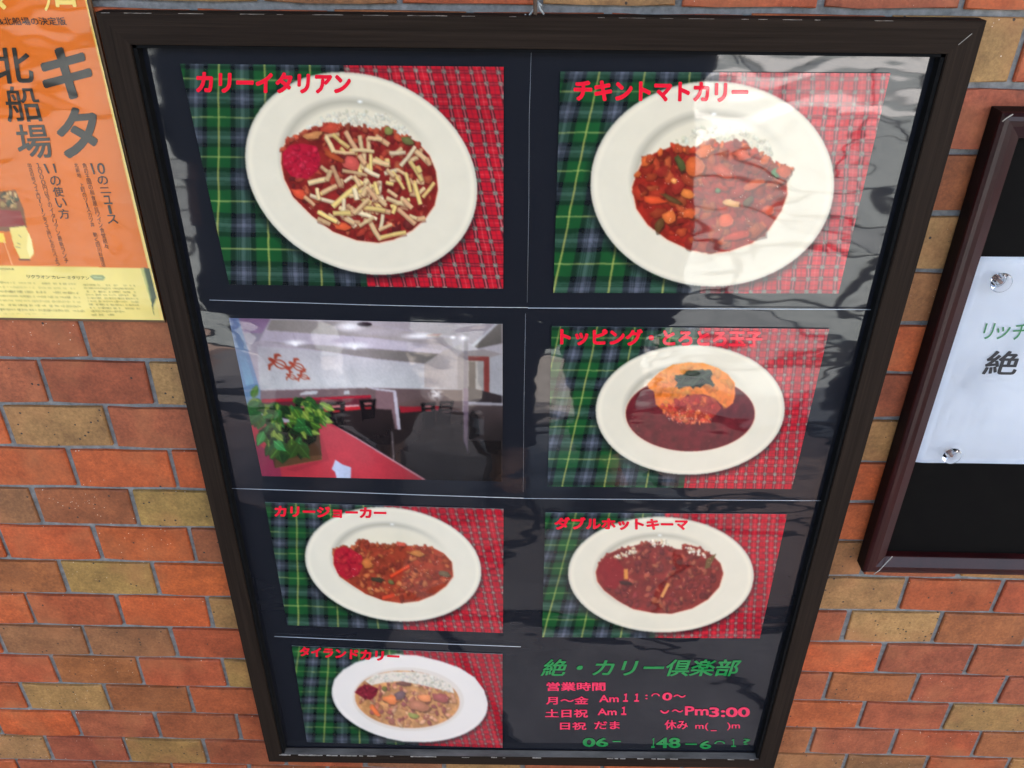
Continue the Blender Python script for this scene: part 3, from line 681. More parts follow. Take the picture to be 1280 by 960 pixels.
def paint_omelette():
    p = Print([(689.7, 407.8), (1036.6, 411.3), (989.7, 611.3), (684.5, 608)], 325, 190, (660, 390), 3.2, seed=13)
    p.cloth(280, 148, 168, 60, 690, -140, [-10, 105, 235, 345, 460, 590, 730], .005, [(690, 60), (625, 700)], 76, -.1, 66)
    p.plate(650, 392, 378, 260, -.02, .70, (-5, -8))
    f = p.ell(650, 408, 257, 150)
    f = [q for q in f if not (q[1] < 275)]
    i0 = max(range(len(f)), key=lambda i: abs(f[i][0]-f[i-1][0])); f = f[i0:]+f[:i0]
    p.sauce(f, (96, 24, 30), (190, 96, 70))
    p.mul(np.ones_like(p.X)); p.sparkle(f, 40, 1.6, (220, 150, 130))
    o = [(478, 290), (500, 268), (530, 240), (580, 212), (640, 203), (700, 205), (760, 225), (800, 250), (828, 285), (830, 330), (822, 365), (795, 386), (765, 365), (748, 345), (700, 330), (640, 330), (600, 370), (580, 400), (540, 395), (512, 370), (505, 320), (484, 308)]
    p.poly(o, (238, 140, 46), 1, (228, 108, 40), 1, tex=.9+.2*fbm(p.h, p.w, 12, 3))
    p.scatter(o, 90, [(238, 140, 50), (232, 122, 42), (242, 154, 66), (224, 104, 38)], 8, 22, .32, shrink=.92)
    k = [(560, 380), (610, 345), (680, 330), (745, 345), (775, 385), (740, 425), (660, 445), (590, 435), (545, 410)]
    p.poly(k, (190, 66, 44), .7); p.scatter(k, 70, [(206, 80, 46), (172, 44, 38), (220, 104, 54), (190, 58, 46)], 6, 18, .6, shrink=.95)
    p.scatter([(530, 370), (600, 400), (700, 430), (740, 440), (660, 455), (560, 430)], 40, [(222, 110, 66), (200, 72, 48)], 5, 14, .8)
    p.sparkle([(540, 380), (730, 400), (740, 445), (640, 450), (560, 430)], 46, 2.2)
    p.poly([(585, 268), (612, 258), (640, 240), (668, 238), (700, 230), (712, 246), (738, 240), (732, 268), (748, 296), (712, 288), (690, 305), (662, 292), (640, 300), (612, 292), (588, 304), (600, 284)], (20, 32, 20))
    for (x0, y0, x1, y1, w) in ((590, 262, 700, 250, 17), (600, 300, 700, 262, 16), (640, 240, 730, 238, 13), (660, 285, 735, 240, 20), (600, 285, 690, 290, 18), (700, 262, 745, 294, 12), (640, 240, 610, 290, 14), (655, 300, 690, 260, 20), (705, 235, 640, 250, 10)):
        p.stroke(x0, y0+3, x1, y1+3, w, (18, 22, 20), .8); p.stroke(x0, y0, x1, y1, w*.8, (30, 44, 30)); p.stroke(x0, y0-2, x1, y1-2, w*.25, (58, 76, 54), .6)
    p.soft(1); return p
def paint_curry_joker():
    p = Print([(331.3, 627.8), (629.4, 636.5), (628.6, 791.3), (359.2, 781.5)], 285, 152, (310, 610), 3.657, seed=14)
    p.cloth(222, 152, 183, 60, 625, 10, [20, 115, 205, 303, 412, 540, 690], .03, [(620, 75), (715, 650)], 84, .22, 54)
    p.plate(665, 350, 403, 262, .13, .70, (-5, -12), (228, 216, 190))
    f = [(392, 300), (400, 280), (440, 265), (470, 280), (500, 262), (505, 240), (550, 238), (560, 255), (640, 265), (690, 252), (730, 265), (790, 268), (840, 272), (895, 300), (932, 340), (938, 405), (905, 450), (850, 490), (780, 518), (700, 527), (620, 515), (540, 485), (470, 440), (420, 405), (393, 350)]
    p.sauce(f, (150, 56, 34))
    p.scatter(f, 230, [(168, 72, 40), (140, 48, 32), (184, 96, 52), (120, 44, 32), (190, 106, 60), (156, 60, 40)], 6, 18, .75, shrink=.93)
    p.rim(f, 46, [(176, 86, 48), (150, 60, 38), (160, 76, 44)], 7, 15, 340)
    k = [(394, 300), (402, 282), (440, 268), (480, 285), (520, 310), (530, 350), (505, 400), (450, 420), (410, 390), (394, 350)]
    p.poly(k, (176, 22, 42), .9); p.scatter(k, 50, [(190, 26, 46), (160, 14, 34), (200, 46, 50)], 6, 15, .6, shrink=.9)
    p.stroke(650, 410, 740, 360, 17, (150, 34, 20)); p.stroke(652, 406, 738, 356, 13, (222, 72, 36)); p.stroke(615, 505, 672, 490, 16, (208, 68, 40))
    p.blob(590, 420, 34, 10, .1, (58, 50, 34)); p.blob(655, 432, 14, 9, .5, (96, 92, 50)); p.blob(770, 300, 34, 14, .1, (178, 108, 52)); p.blob(545, 345, 26, 20, .2, (186, 102, 48)); p.blob(900, 395, 28, 12, .2, (104, 84, 58)); p.blob(700, 258, 24, 10, .2, (192, 78, 58))
    p.soft(2); p.sparkle(f, 60, 2.0); return p
def paint_double_hot():
    p = Print([(681.9, 640.7), (984, 642.7), (949.7, 797.9), (677.4, 796.5)], 285, 150, (660, 630), 3.5556, seed=15)
    p.cloth(365, 148, 172, 40, 595, -125, [-5, 88, 185, 287, 397, 515, 640], .0, [(610, 40), (565, 597)], 78, -.06, 52)
    p.plate(592, 315, 413, 257, .02, .71, (-5, -5))
    f = [(303, 305), (315, 270), (345, 230), (400, 205), (470, 190), (510, 175), (560, 168), (600, 180), (640, 200), (690, 205), (700, 180), (760, 195), (820, 230), (855, 265), (868, 310), (850, 370), (800, 425), (730, 465), (640, 488), (560, 485), (470, 468), (400, 430), (340, 385), (310, 345)]
    p.sauce(f, (126, 38, 32))
    p.scatter(f, 240, [(138, 50, 38), (112, 34, 32), (154, 70, 50), (100, 30, 30), (164, 84, 56), (128, 44, 42)], 6, 18, .75, shrink=.94)
    p.rim(f, 36, [(150, 60, 44), (130, 44, 36)], 6, 13, 290)
    k = [(306, 305), (320, 268), (350, 238), (400, 250), (430, 290), (420, 340), (390, 380), (340, 370)]
    p.poly(k, (138, 22, 28), .8)
    for rg in ([(385, 235), (470, 195), (490, 215), (410, 245)], [(540, 165), (620, 158), (630, 185), (560, 190)], [(700, 190), (770, 205), (800, 240), (720, 225)]):
        p.scatter(rg, 40, [(232, 206, 170), (214, 176, 136), (240, 226, 198)], 4, 8, .9)
    p.poly([(785, 290), (795, 245), (838, 222), (825, 250), (808, 285)], (104, 78, 44)); p.stroke(595, 415, 625, 355, 14, (214, 140, 76)); p.stroke(437, 335, 436, 290, 18, (214, 134, 60)); p.blob(430, 350, 26, 8, .1, (60, 30, 26))
    p.soft(2); p.sparkle(f, 40, 1.8, (250, 200, 170)); return p
def paint_thai():
    p = Print([(364.6, 807.3), (628.1, 817.9), (628.1, 934.8), (383.7, 927.5)], 255, 116, (320, 790), 3.765, seed=16)
    p.cloth(345, 140, 170, 70, 520, -24, [20, 95, 190, 285, 362, 450, 560], .02, [(695, 90), (770, 540)], 72, .28, 45)
    pl = [(358, 270), (370, 225), (410, 180), (470, 145), (560, 118), (660, 106), (760, 112), (870, 138), (960, 170), (1030, 215), (1075, 275), (1092, 335), (1082, 385), (1040, 430), (980, 470), (880, 500), (780, 514), (700, 518), (620, 502), (540, 470), (470, 425), (420, 365), (375, 310)]
    p.plate(725, 315, 367, 205, .15, .70, (-8, 0), (234, 222, 208)); p.poly(pl, (234, 222, 208))
    q = p.ell(718, 318, 262, 150, .06); p.poly(q, (222, 206, 188), .8)
    f = p.ell(713, 318, 244, 134, .1); p.sauce(f, (200, 140, 86), (190, 120, 80))
    p.scatter(f, 200, [(206, 142, 104), (184, 108, 84), (150, 80, 72), (214, 158, 118), (168, 92, 80), (176, 116, 76)], 6, 18, .75, shrink=.93)
    w = [(515, 232), (560, 203), (640, 188), (760, 190), (860, 212), (920, 245), (935, 290), (880, 275), (760, 246), (680, 232), (600, 240), (545, 252)]
    p.poly(w, (228, 212, 190)); p.scatter(w, 120, [(230, 216, 192), (214, 198, 170), (234, 222, 200)], 5, 9, .5, shrink=.95)
    k = [(465, 285), (490, 258), (530, 248), (578, 268), (568, 300), (540, 322), (500, 308)]
    p.poly(k, (132, 34, 46)); p.scatter(k, 26, [(148, 40, 54), (116, 26, 40)], 6, 14, .7, shrink=.88)
    p.blob(640, 318, 36, 22, .1, (226, 122, 66)); p.blob(800, 312, 32, 20, .2, (226, 136, 84)); p.blob(765, 350, 50, 24, .1, (176, 110, 80)); p.blob(560, 370, 34, 12, .9, (224, 110, 60)); p.blob(695, 245, 30, 10, .1, (110, 70, 60)); p.blob(606, 268, 14, 10, -.5, (110, 104, 50)); p.blob(740, 395, 26, 12, .2, (146, 142, 72)); p.blob(870, 310, 40, 20, .3, (160, 84, 76)); p.blob(680, 300, 26, 20, 0, (112, 84, 84))
    p.sparkle(f, 30, 1.8); p.soft(2); return p
def paint_interior():
    p = Print([(286, 397.5), (628.3, 405.2), (628.3, 602), (327.5, 595)], 325, 190, (280, 385), 3.368, (205, 190, 195), seed=17)
    P_ = p.poly
    P_([(0, 0), (1300, 0), (1300, 400), (0, 400)], (206, 178, 190), 1, (226, 214, 208), 0)
    P_([(140, 160), (400, 178), (640, 215), (845, 236), (1000, 300), (1000, 345), (150, 345)], (222, 208, 206), 1, (232, 226, 218), 1)
    P_([(20, 42), (200, 42), (150, 140), (60, 160)], (150, 110, 140), 1, (190, 160, 185), 1)
    P_([(200, 50), (540, 60), (960, 130), (965, 165), (640, 128), (180, 95)], (160, 128, 134), 1, (214, 190, 188), 0)
    P_([(540, 45), (1170, 64), (1170, 100), (960, 120), (640, 78)], (206, 168, 186), 1, (178, 150, 160), 0)
    P_([(180, 95), (640, 128), (920, 180), (920, 195), (700, 175), (150, 140)], (214, 190, 200), 1, (236, 220, 222), 0)
    P_([(150, 140), (700, 178), (915, 195), (850, 236), (640, 215), (400, 180)], (196, 160, 176), 1, (134, 110, 110), 0)
    P_([(845, 236), (920, 185), (1005, 150), (1005, 345), (845, 335)], (206, 186, 176), 1, (222, 206, 196), 0)
    P_([(975, 62), (1140, 66), (1050, 155), (1000, 140), (970, 100)], (204, 176, 184))
    P_([(1140, 68), (1172, 68), (1172, 150), (1070, 172), (1045, 160)], (150, 126, 124), 1, (120, 100, 98), 1)
    P_([(1040, 160), (1140, 68), (1155, 68), (1055, 165)], (240, 232, 225))
    P_([(985, 205), (1010, 185), (1090, 175), (1172, 195), (1172, 420), (985, 420)], (196, 176, 168))
    P_([(1030, 205), (1118, 207), (1118, 400), (1095, 400), (1095, 225), (1030, 222)], (170, 74, 64))
    P_([(1045, 225), (1094, 226), (1094, 360), (1045, 345)], (206, 194, 180)); P_([(1032, 225), (1060, 228), (1060, 345), (1032, 340)], (66, 52, 46))
    P_([(1120, 210), (1172, 195), (1172, 380), (1120, 360)], (216, 208, 204)); P_([(1030, 335), (1172, 370), (1172, 405), (1030, 395)], (62, 50, 50))
    for cx, cy, rx, ry, a in ((530, 80, 60, 18, .8), (300, 148, 40, 12, .85), (550, 160, 60, 14, .85), (300, 152, 12, 12, 1), (550, 165, 12, 14, 1), (820, 120, 70, 12, .8), (965, 125, 14, 8, .9), (1010, 128, 22, 14, .8), (650, 100, 140, 22, .35), (640, 300, 220, 60, .18)):
        m = np.clip(1.2-np.hypot((p.X-cx)/rx, (p.Y-cy)/ry), 0, 1); p.blend(m*a, (255, 248, 242))
    P_(p.ell(593, 70, 32, 9), (40, 26, 32)); P_([(860, 112), (920, 110), (905, 120), (850, 119)], (190, 130, 110))
    p.stroke(292, 105, 302, 140, 4, (200, 180, 190)); p.stroke(545, 125, 552, 150, 4, (200, 180, 190))
    # left blue pillar, dado, counters
    P_([(20, 42), (62, 42), (155, 350), (180, 700), (160, 708)], (120, 140, 176), 1, (150, 196, 220), 1); P_([(20, 42), (50, 42), (128, 320), (95, 330)], (108, 118, 160), .8, (148, 200, 220), 1)
    P_([(155, 345), (600, 335), (1005, 345), (1005, 430), (155, 430)], (146, 118, 118), 1, (112, 86, 80), 0)
    P_([(155, 343), (600, 333), (1005, 343), (1005, 347), (600, 338), (155, 349)], (224, 210, 206))
    P_([(160, 385), (400, 378), (620, 368), (620, 378), (400, 392), (160, 400)], (196, 30, 50)); P_([(160, 400), (620, 378), (620, 415), (240, 432), (160, 440)], (112, 42, 52))
    P_([(230, 435), (400, 418), (570, 408), (570, 420), (400, 434), (230, 450)], (226, 176, 170)); P_([(240, 440), (400, 424), (640, 412), (640, 425), (400, 442), (240, 452)], (204, 34, 44))
    P_([(320, 368), (390, 364), (400, 350), (380, 350), (345, 352), (325, 360)], (226, 220, 216)); P_([(505, 365), (530, 364), (528, 348), (508, 350)], (210, 204, 200))
    P_([(200, 455), (640, 425), (700, 420), (1010, 440), (1172, 440), (1172, 745), (860, 745), (430, 500)], (44, 30, 32), 1, (62, 46, 42), 0)
    P_([(590, 335), (725, 348), (745, 515), (720, 512), (706, 430), (640, 425), (640, 345)], (150, 112, 112)); P_([(600, 336), (722, 348), (722, 356), (640, 346)], (232, 220, 222)); P_([(712, 350), (726, 350), (746, 512), (732, 514)], (226, 212, 216))
    P_([(740, 415), (900, 412), (910, 430), (745, 442)], (184, 34, 46)); P_([(745, 400), (1005, 345), (1005, 440), (745, 415)], (120, 92, 84), .8)
    P_([(740, 418), (905, 415), (915, 430), (745, 443)], (190, 34, 48))
    def chair(x, y, s, c=(26, 18, 20)):
        P_([(x, y), (x+80*s, y-4*s), (x+74*s, y+70*s), (x+70*s, y+130*s), (x+18*s, y+130*s), (x+12*s, y+70*s)], c)
        P_([(x+24*s, y+14*s), (x+60*s, y+12*s), (x+58*s, y+22*s), (x+26*s, y+24*s)], (206, 120, 116)); P_([(x+26*s, y+34*s), (x+58*s, y+32*s), (x+56*s, y+42*s), (x+28*s, y+44*s)], (180, 36, 44))
    chair(432, 398, 1); chair(570, 388, .9); chair(300, 402, .9); chair(828, 402, .8)
    P_([(910, 395), (970, 392), (950, 480), (958, 540), (950, 540), (938, 490), (905, 490), (900, 560), (893, 560), (895, 480)], (34, 22, 24))
    for k in range(3): P_([(918, 405+k*16), (955, 403+k*16), (953, 408+k*16), (918, 411+k*16)], (120, 86, 78))
    m = np.clip(1.15-np.hypot((p.X-893)/34, (p.Y-362)/34), 0, 1)*(vnoise(p.h, p.w, 5, 3) > .42); p.blend(m, (255, 240, 224))
    P_([(1012, 112), (1028, 112), (1030, 620), (1008, 560)], (176, 144, 158), 1, (150, 122, 134), 1)
    P_([(1030, 395), (1175, 402), (1175, 412), (1030, 405)], (224, 214, 214)); P_([(1030, 412), (1175, 412), (1175, 560), (1030, 560)], (104, 84, 80)); P_([(1032, 450), (1050, 430), (1075, 460), (1078, 540), (1034, 556)], (44, 34, 34))
    # sofas
    P_([(590, 470), (640, 465), (710, 500), (700, 640), (560, 560)], (52, 38, 38), 1, (36, 26, 28), 1)
    P_([(705, 520), (760, 510), (860, 550), (1000, 650), (1010, 745), (860, 745), (715, 640)], (62, 46, 44), 1, (34, 26, 28), 1)
    p.stroke(708, 520, 716, 640, 5, (176, 160, 158))
    # red foreground table
    P_([(100, 490), (360, 480), (455, 488), (860, 728), (160, 735)], (206, 62, 74), 1, (214, 58, 68), 1)
    P_([(455, 488), (560, 545), (860, 728), (870, 735), (852, 733)], (240, 200, 200), .7); P_([(130, 560), (230, 640), (250, 735), (150, 735)], (150, 48, 84), .7)
    P_([(185, 480), (400, 500), (415, 640), (215, 675)], (120, 76, 44), 1, (104, 66, 38), 1); P_([(215, 640), (412, 620), (415, 640), (218, 676)], (150, 100, 60), .8); P_([(400, 505), (445, 640), (300, 690), (260, 680), (415, 640)], (150, 40, 52), .35)
    P_([(470, 640), (500, 660), (536, 672), (535, 716), (475, 714), (468, 690), (455, 680)], (214, 220, 240))
    rr = random.Random(5)
    G = [(70, 120, 40), (96, 146, 44), (130, 168, 58), (46, 92, 36), (150, 176, 66), (60, 140, 60), (30, 62, 28)]
    def leaf(x, y, L, a, c):
        ca, sa = math.cos(a), math.sin(a); q = []
        for t, wd in ((0, .02), (.15, .2), (.35, .3), (.6, .26), (.8, .14), (1, 0)): q.append((x+L*t*ca-L*wd*sa, y+L*t*sa+L*wd*ca))
        for t, wd in ((.8, .12), (.6, .24), (.35, .28), (.15, .18)): q.append((x+L*t*ca+L*wd*sa, y+L*t*sa-L*wd*ca))
        P_(q, np.array(c)*.9); p.stroke(x, y, x+L*.95*ca, y+L*.95*sa, 2.5, np.minimum(np.array(c)*1.35+14, 255), .8)
    P_([(230, 500), (400, 470), (390, 560), (300, 620), (220, 590)], (26, 38, 20), .9)
    for i in range(95):
        t = rr.random(); x = 130+250*rr.random(); y = 385+140*rr.random()*(1 if x > 180 else .6); leaf(x, y, rr.uniform(30, 70), rr.uniform(-.5, 1.6) if x > 250 else rr.uniform(.6, 3.6), rr.choice(G))
    for i in range(26): leaf(rr.uniform(330, 430), rr.uniform(395, 470), rr.uniform(28, 60), rr.uniform(.2, 1.0), rr.choice(G[1:5]))
    for i in range(26): leaf(rr.uniform(190, 330), rr.uniform(520, 600), rr.uniform(40, 80), rr.uniform(.4, 2.4), rr.choice(G))
    leaf(150, 400, 70, 2.7, (60, 130, 60)); leaf(160, 440, 80, 2.5, (56, 128, 60)); leaf(170, 520, 70, 2.0, (80, 170, 80)); leaf(210, 560, 70, .7, (70, 170, 80)); leaf(120, 380, 60, -1.2, (100, 150, 60))
    # four carved ornaments on the wall
    OR = (196, 74, 50)
    def orn(x, y, s, an=.45):
        ca, sa = math.cos(an), math.sin(an); T = lambda a, b: (x+s*(a*ca-b*sa), y+s*(a*sa+b*ca))
        def ring(rx, ry, w):
            n = 22; o_ = [T(rx*math.cos(2*math.pi*i/n), ry*math.sin(2*math.pi*i/n)) for i in range(n)]
            for i in range(n): p.stroke(*o_[i], *o_[(i+1) % n], w*s, OR)
        ring(32, 19, 7)
        a0, b0 = T(-30, 0), T(30, 0); p.stroke(*a0, *b0, 6*s, OR)
        P_([T(-30, -8), T(-62, -10), T(-70, 0), T(-60, 8), T(-30, 8)], OR)
        P_([T(-40, -8), T(-52, -34), T(-30, -46), T(-8, -40), T(-28, -32), T(-30, -12)], OR); P_([T(-42, 8), T(-56, 30), T(-40, 54), T(-32, 50), T(-38, 32), T(-28, 10)], OR)
        P_([T(30, -5), T(48, -12), T(46, 0), T(52, 12), T(30, 8)], OR)
    orn(238, 238, .82); orn(316, 250, .70); orn(290, 292, .45); orn(340, 292, .48, .3)
    p.soft(3); p.A[..., 1] = np.maximum(p.A[..., 1], .91*p.A[..., 0]*(p.Y < 340)*(p.A[..., 1] > .8*p.A[..., 0])); p.mul(1-.25*np.clip((p.Y-400)/120, 0, 1)*(p.A.max(2) < 150)); p.mul(1-.42*np.clip((p.X-650)/500, 0, 1)*np.clip((p.Y-380)/200, 0, 1)); p.mul((.76+.14*fbm(p.h, p.w, 40, 8))*(.86+.2*np.clip((p.X-100)/400, 0, 1)*np.clip((900-p.X)/300, 0, 1)))
    for cx, cy, rx, ry, a in ((530, 80, 70, 26, .8), (300, 148, 60, 16, .75), (550, 160, 80, 20, .75), (303, 154, 12, 11, 1), (552, 167, 12, 12, 1), (820, 120, 80, 16, .8), (965, 125, 14, 8, .9), (1010, 128, 24, 16, .8), (893, 362, 26, 26, .45)):
        p.blend(np.clip(1.2-np.hypot((p.X-cx)/rx, (p.Y-cy)/ry), 0, 1)**1.5*a, (255, 244, 236))
    p.mul(.97+.06*fbm(p.h, p.w, 3, 18, 1)); return p
ZP = ZB+.001
def sheet(p, label, title, quad, name="food_photo", bold=.085, mat=None):
    o = p.build(name, frame, ZP, M_PRINT); tag(o, label)
    if title:
        t = text_in(title, quad, ZP+.0045, mat or M_RED_T, None, "title_lettering", bold); t.parent = o
        t.matrix_parent_inverse = o.matrix_world.inverted() if False else Matrix.Identity(4)
        t.parent = o; t.matrix_parent_inverse = Matrix.Translation(Vector((0, 0, 0)))
    return o
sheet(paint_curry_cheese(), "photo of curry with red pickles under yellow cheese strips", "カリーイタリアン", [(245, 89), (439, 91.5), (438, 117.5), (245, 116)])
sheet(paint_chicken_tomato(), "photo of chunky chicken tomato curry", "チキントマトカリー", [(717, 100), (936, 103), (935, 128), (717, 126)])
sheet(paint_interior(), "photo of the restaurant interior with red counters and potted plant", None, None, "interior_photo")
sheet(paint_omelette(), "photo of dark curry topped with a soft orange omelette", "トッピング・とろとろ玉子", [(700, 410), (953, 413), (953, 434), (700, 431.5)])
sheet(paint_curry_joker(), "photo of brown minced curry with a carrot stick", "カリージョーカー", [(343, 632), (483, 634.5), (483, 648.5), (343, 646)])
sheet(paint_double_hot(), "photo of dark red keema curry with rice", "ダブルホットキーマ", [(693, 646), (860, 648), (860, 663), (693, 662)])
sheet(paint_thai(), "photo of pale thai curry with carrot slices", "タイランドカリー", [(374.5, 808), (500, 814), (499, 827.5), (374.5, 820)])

hours = empty("opening_hours_text", at(680, 935, ZB)); attach(hours, frame)
hours.matrix_parent_inverse = Matrix.Translation(-Vector(frame.location))
B = lambda x, y: (650+x/3.765, 790+y/3.765)
def bl(txt, x0, y0, x1, y1, mat, bold=.05, sh=0, nm="lettering_line"):
    q = [B(x0+sh, y0), B(x1+sh, y0), B(x1, y1), B(x0, y1)]
    o = text_in(txt, q, ZB-.0075, mat, None, nm, bold); attach(o, hours); return o
bl("絶・カリー倶楽部", 95, 128, 1018, 208, M_GREEN_T, .035, 28)
bl("営業時間", 125, 236, 402, 277, M_PINK_T, .045)
bl("月～金", 122, 303, 322, 341, M_PINK_T, .045); bl("Am", 372, 296, 465, 330, M_PINK_T, .04); bl("１", 484, 289, 508, 328, M_PINK_T, .07, 4); bl("１", 536, 289, 560, 328, M_PINK_T, .07, 4); bl(":", 590, 295, 600, 316, M_PINK_T, .03); bl("0", 668, 285, 715, 322, M_PINK_T, .05, 3); bl("⌒", 618, 288, 658, 302, M_PINK_T, .05); bl("～", 722, 294, 780, 308, M_PINK_T, .03)
bl("土日祝", 118, 363, 320, 402, M_PINK_T, .045); bl("Am", 365, 359, 455, 391, M_PINK_T, .04); bl("１", 475, 351, 500, 390, M_PINK_T, .07, 3)
bl("⌣", 660, 368, 702, 384, M_PINK_T, .05); bl("～", 714, 364, 768, 378, M_PINK_T, .03); bl("Pm", 776, 349, 888, 392, M_PINK_T, .045); bl("3:00", 890, 354, 1082, 400, M_PINK_T, .05)
bl("日祝", 188, 424, 312, 460, M_PINK_T, .04); bl("だま", 350, 420, 470, 457, M_PINK_T, .04); bl("休み", 680, 414, 790, 458, M_PINK_T, .035); bl("m(", 825, 428, 886, 464, M_PINK_T, .02); bl(")m", 975, 426, 1035, 462, M_PINK_T, .02); bl("_", 898, 462, 925, 466, M_PINK_T, .01)
bl("06", 295, 498, 415, 540, M_GREEN_T, .05); bl("－", 436, 512, 474, 518, M_GREEN_T, .0); bl("１", 618, 499, 634, 545, M_GREEN_T, .07, 4); bl("48", 640, 497, 755, 546, M_GREEN_T, .05); bl("－", 778, 525, 832, 531, M_GREEN_T, .0); bl("6", 846, 512, 900, 550, M_GREEN_T, .04); bl("⌒", 915, 512, 965, 526, M_GREEN_T, .05); bl("１", 994, 504, 1016, 540, M_GREEN_T, .03); bl("?", 1050, 502, 1084, 530, M_GREEN_T, .02)

# hook wire and string above the frame
hook = empty("hanging_wire", at(668, 18, .1)); tag(hook, "brown wire and pale string hooked over the top edge of the big frame", "wire")
M_WIRE = noisy_mat("rusty_wire", (.06, .035, .02, 1), (.12, .07, .04, 1), 200, .6); M_STR = noisy_mat("pale_string", (.35, .36, .33, 1), (.55, .55, .5, 1), 300, .9)
bm = bmesh.new(); tube(bm, [at(667, -60, .08), at(668, -10, .09), at(669, 8, .12), at(669, 19, .16)], .0016, 8); attach(obj("wire", bm, M_WIRE, smooth=True), hook)
bm = bmesh.new(); tube(bm, [at(672, 2, .10), at(675, 11, .12), at(680, 18, .13)], .0008, 6); tube(bm, [at(667, 12, .12), at(661, 20, .13)], .0008, 6); tube(bm, [at(673, 3, .10), at(677, 7, .12)], .0007, 6); tube(bm, [at(659, 20, .12), at(656, 18, .12)], .0007, 6); attach(obj("string", bm, M_STR, smooth=True), hook)

# ------------------------------------------------------------------ orange poster on the left
ZPO = .085
post = empty("poster", at(60, 399, ZPO)); tag(post, "orange magazine poster with big black characters, left of the large dark frame", "poster")
def proj(u, v, z):
    q = R @ (np.array([u, v, -z])-CU); return (FPX*q[0]/q[2]+640, FPX*q[1]/q[2]+480)
uB, vB = uv_at(205, 400.3, ZPO); uT, vT = uv_at(94.5, -56, ZPO)
uL = uv_at(-120, 395, ZPO)[0]; vBL = uv_at(-120, 395, ZPO)[1]
pc = [proj(uL, vT, ZPO), proj(uT, vT, ZPO), (205, 400.3), (-120, 395)]
p = Print(pc, 300, 330, (0, 0), 1.0, (214, 100, 30), seed=30)
p.A[:] = (214, 102, 8)
n1 = fbm(p.h, p.w, 120, 4); p.A *= (.95+.1*n1)[..., None]
yl = 332+.02*p.X
m = p.Y > yl; p.A[m] = (232, 206, 112)
p.A[m] *= (.96+.08*fbm(p.h, p.w, 60, 14))[m][:, None]
edge = uv_grid(p.X, p.Y, ZPO)[0]; p.A[edge > uB-.028] = (236, 200, 100)
p.A[(edge > uB-.022)] = (240, 206, 112)
# picture of an onion-like bottle on the poster
p.poly([(0, 240), (20, 238), (30, 262), (34, 285), (8, 290), (-30, 285), (-20, 250)], (110, 70, 40), .9)
p.scatter([(0, 242), (22, 240), (22, 258), (-10, 262)], 24, [(150, 116, 60), (60, 60, 36), (190, 150, 90)], 2, 5, .9)
p.poly([(-20, 262), (26, 264), (32, 282), (10, 284), (-25, 282)], (140, 40, 36), .9)
p.poly([(12, 285), (32, 283), (40, 300), (43, 318), (38, 324), (26, 324), (18, 308)], (232, 204, 110)); p.poly([(-10, 290), (5, 292), (8, 304), (-10, 303)], (240, 200, 70))
p.poly([(36, 290), (40, 300), (43, 316), (38, 324), (34, 310)], (250, 226, 150), .8); p.stroke(24, 325, 38, 325, 2.5, (90, 50, 26), .8); p.stroke(5, 300, 16, 332, 1.3, (236, 160, 110), .9)
for (x0, y0, x1, y1) in ((24, 294, 27, 297), (22, 304, 26, 306), (20, 309, 26, 310)): p.stroke(x0, y0, x1, y1, 1.2, (150, 130, 90), .8)
# dark green wedge in the yellow panel
p.poly([(180, 335), (187, 336), (196, 372), (192, 383), (193, 396), (190, 380), (186, 362)], (52, 70, 40)); p.poly([(176, 335), (181, 335), (190, 372), (189, 378)], (140, 150, 80), .5)
# small print lines: rows of tiny marks
rr = random.Random(8)
def smallprint(x0, x1, y, sl, hgt, col=(128, 112, 52), a=.75, dens=.8):
    x = x0
    while x < x1:
        w = rr.uniform(1.0, 2.4)
        if rr.random() < dens:
            yy = y+sl*(x-x0); p.stroke(x, yy, x+w, yy, hgt*rr.uniform(.5, 1.1), col, a*rr.uniform(.4, 1))
        x += w+rr.uniform(.1, .7)
for k, (xe, a) in enumerate(((94, .6), (94, .4), (98, .8), (100, .75), (102, .5), (103, .8), (106, .8))): smallprint(-30, xe, 352.5+k*5.6+.3, .022, 2.6, a=a)
smallprint(-30, 17, 336, .02, 2.4, a=.9); smallprint(5, 60, 392.6, .01, 1.0, a=.4, dens=.4)
for k in range(9): smallprint(104.5+k*1.2+(0 if k else 0), 168+k*1.0-(20 if k == 8 else 0), 356.5+k*4.1, .015, 2.2, a=.75)
smallprint(115, 142, 394, .0, 2.0, a=.9)
p.poly([(113, 346), (116, 344), (129, 344.5), (132, 347.5), (129, 351), (118, 350.5)], (134, 146, 92)); p.poly([(116, 346), (128, 346.5), (129, 348.5), (118, 348.5)], (176, 180, 120), .9)
po = p.build("printed_sheet", None, ZPO, M_POSTER); attach(po, post)
bm = bmesh.new(); e = .03
boxm(bm, (uL-6)*S, (uB-6)*S+.0003, -(ZPO-.011)*S, -.05*S, HZ-(vB-CU[1])*S-.0035, HZ-(vT-CU[1])*S)
M_SLV = noisy_mat("brown_backing", (.10, .05, .02, 1), (.16, .08, .03, 1), 20, .5); attach(obj("backing_board", bm, M_SLV), post)
def pt(txt, quad, bold=.03, mat=None, res=3):
    o = text_in(txt, quad, ZPO+.004, mat or M_PTEXT, None, "lettering", bold, res=res); attach(o, post); return o
pt("キ", [(48, 62), (112, 55), (118, 122), (56, 127)], .055); pt("タ", [(68, 136), (119, 132), (130, 194), (74, 199)], .055)
pt("北", [(-11, 60), (36, 59), (44, 104), (-5, 105)], .03); pt("船", [(4, 108), (44, 108), (56, 152), (10, 153)], .025); pt("場", [(18, 156), (58, 155), (68, 197), (24, 199)], .025)
pt("神&北船場の決定版", [(-16, 21.5), (80, 21.5), (84, 31.5), (-12, 31.5)], .02, res=2)
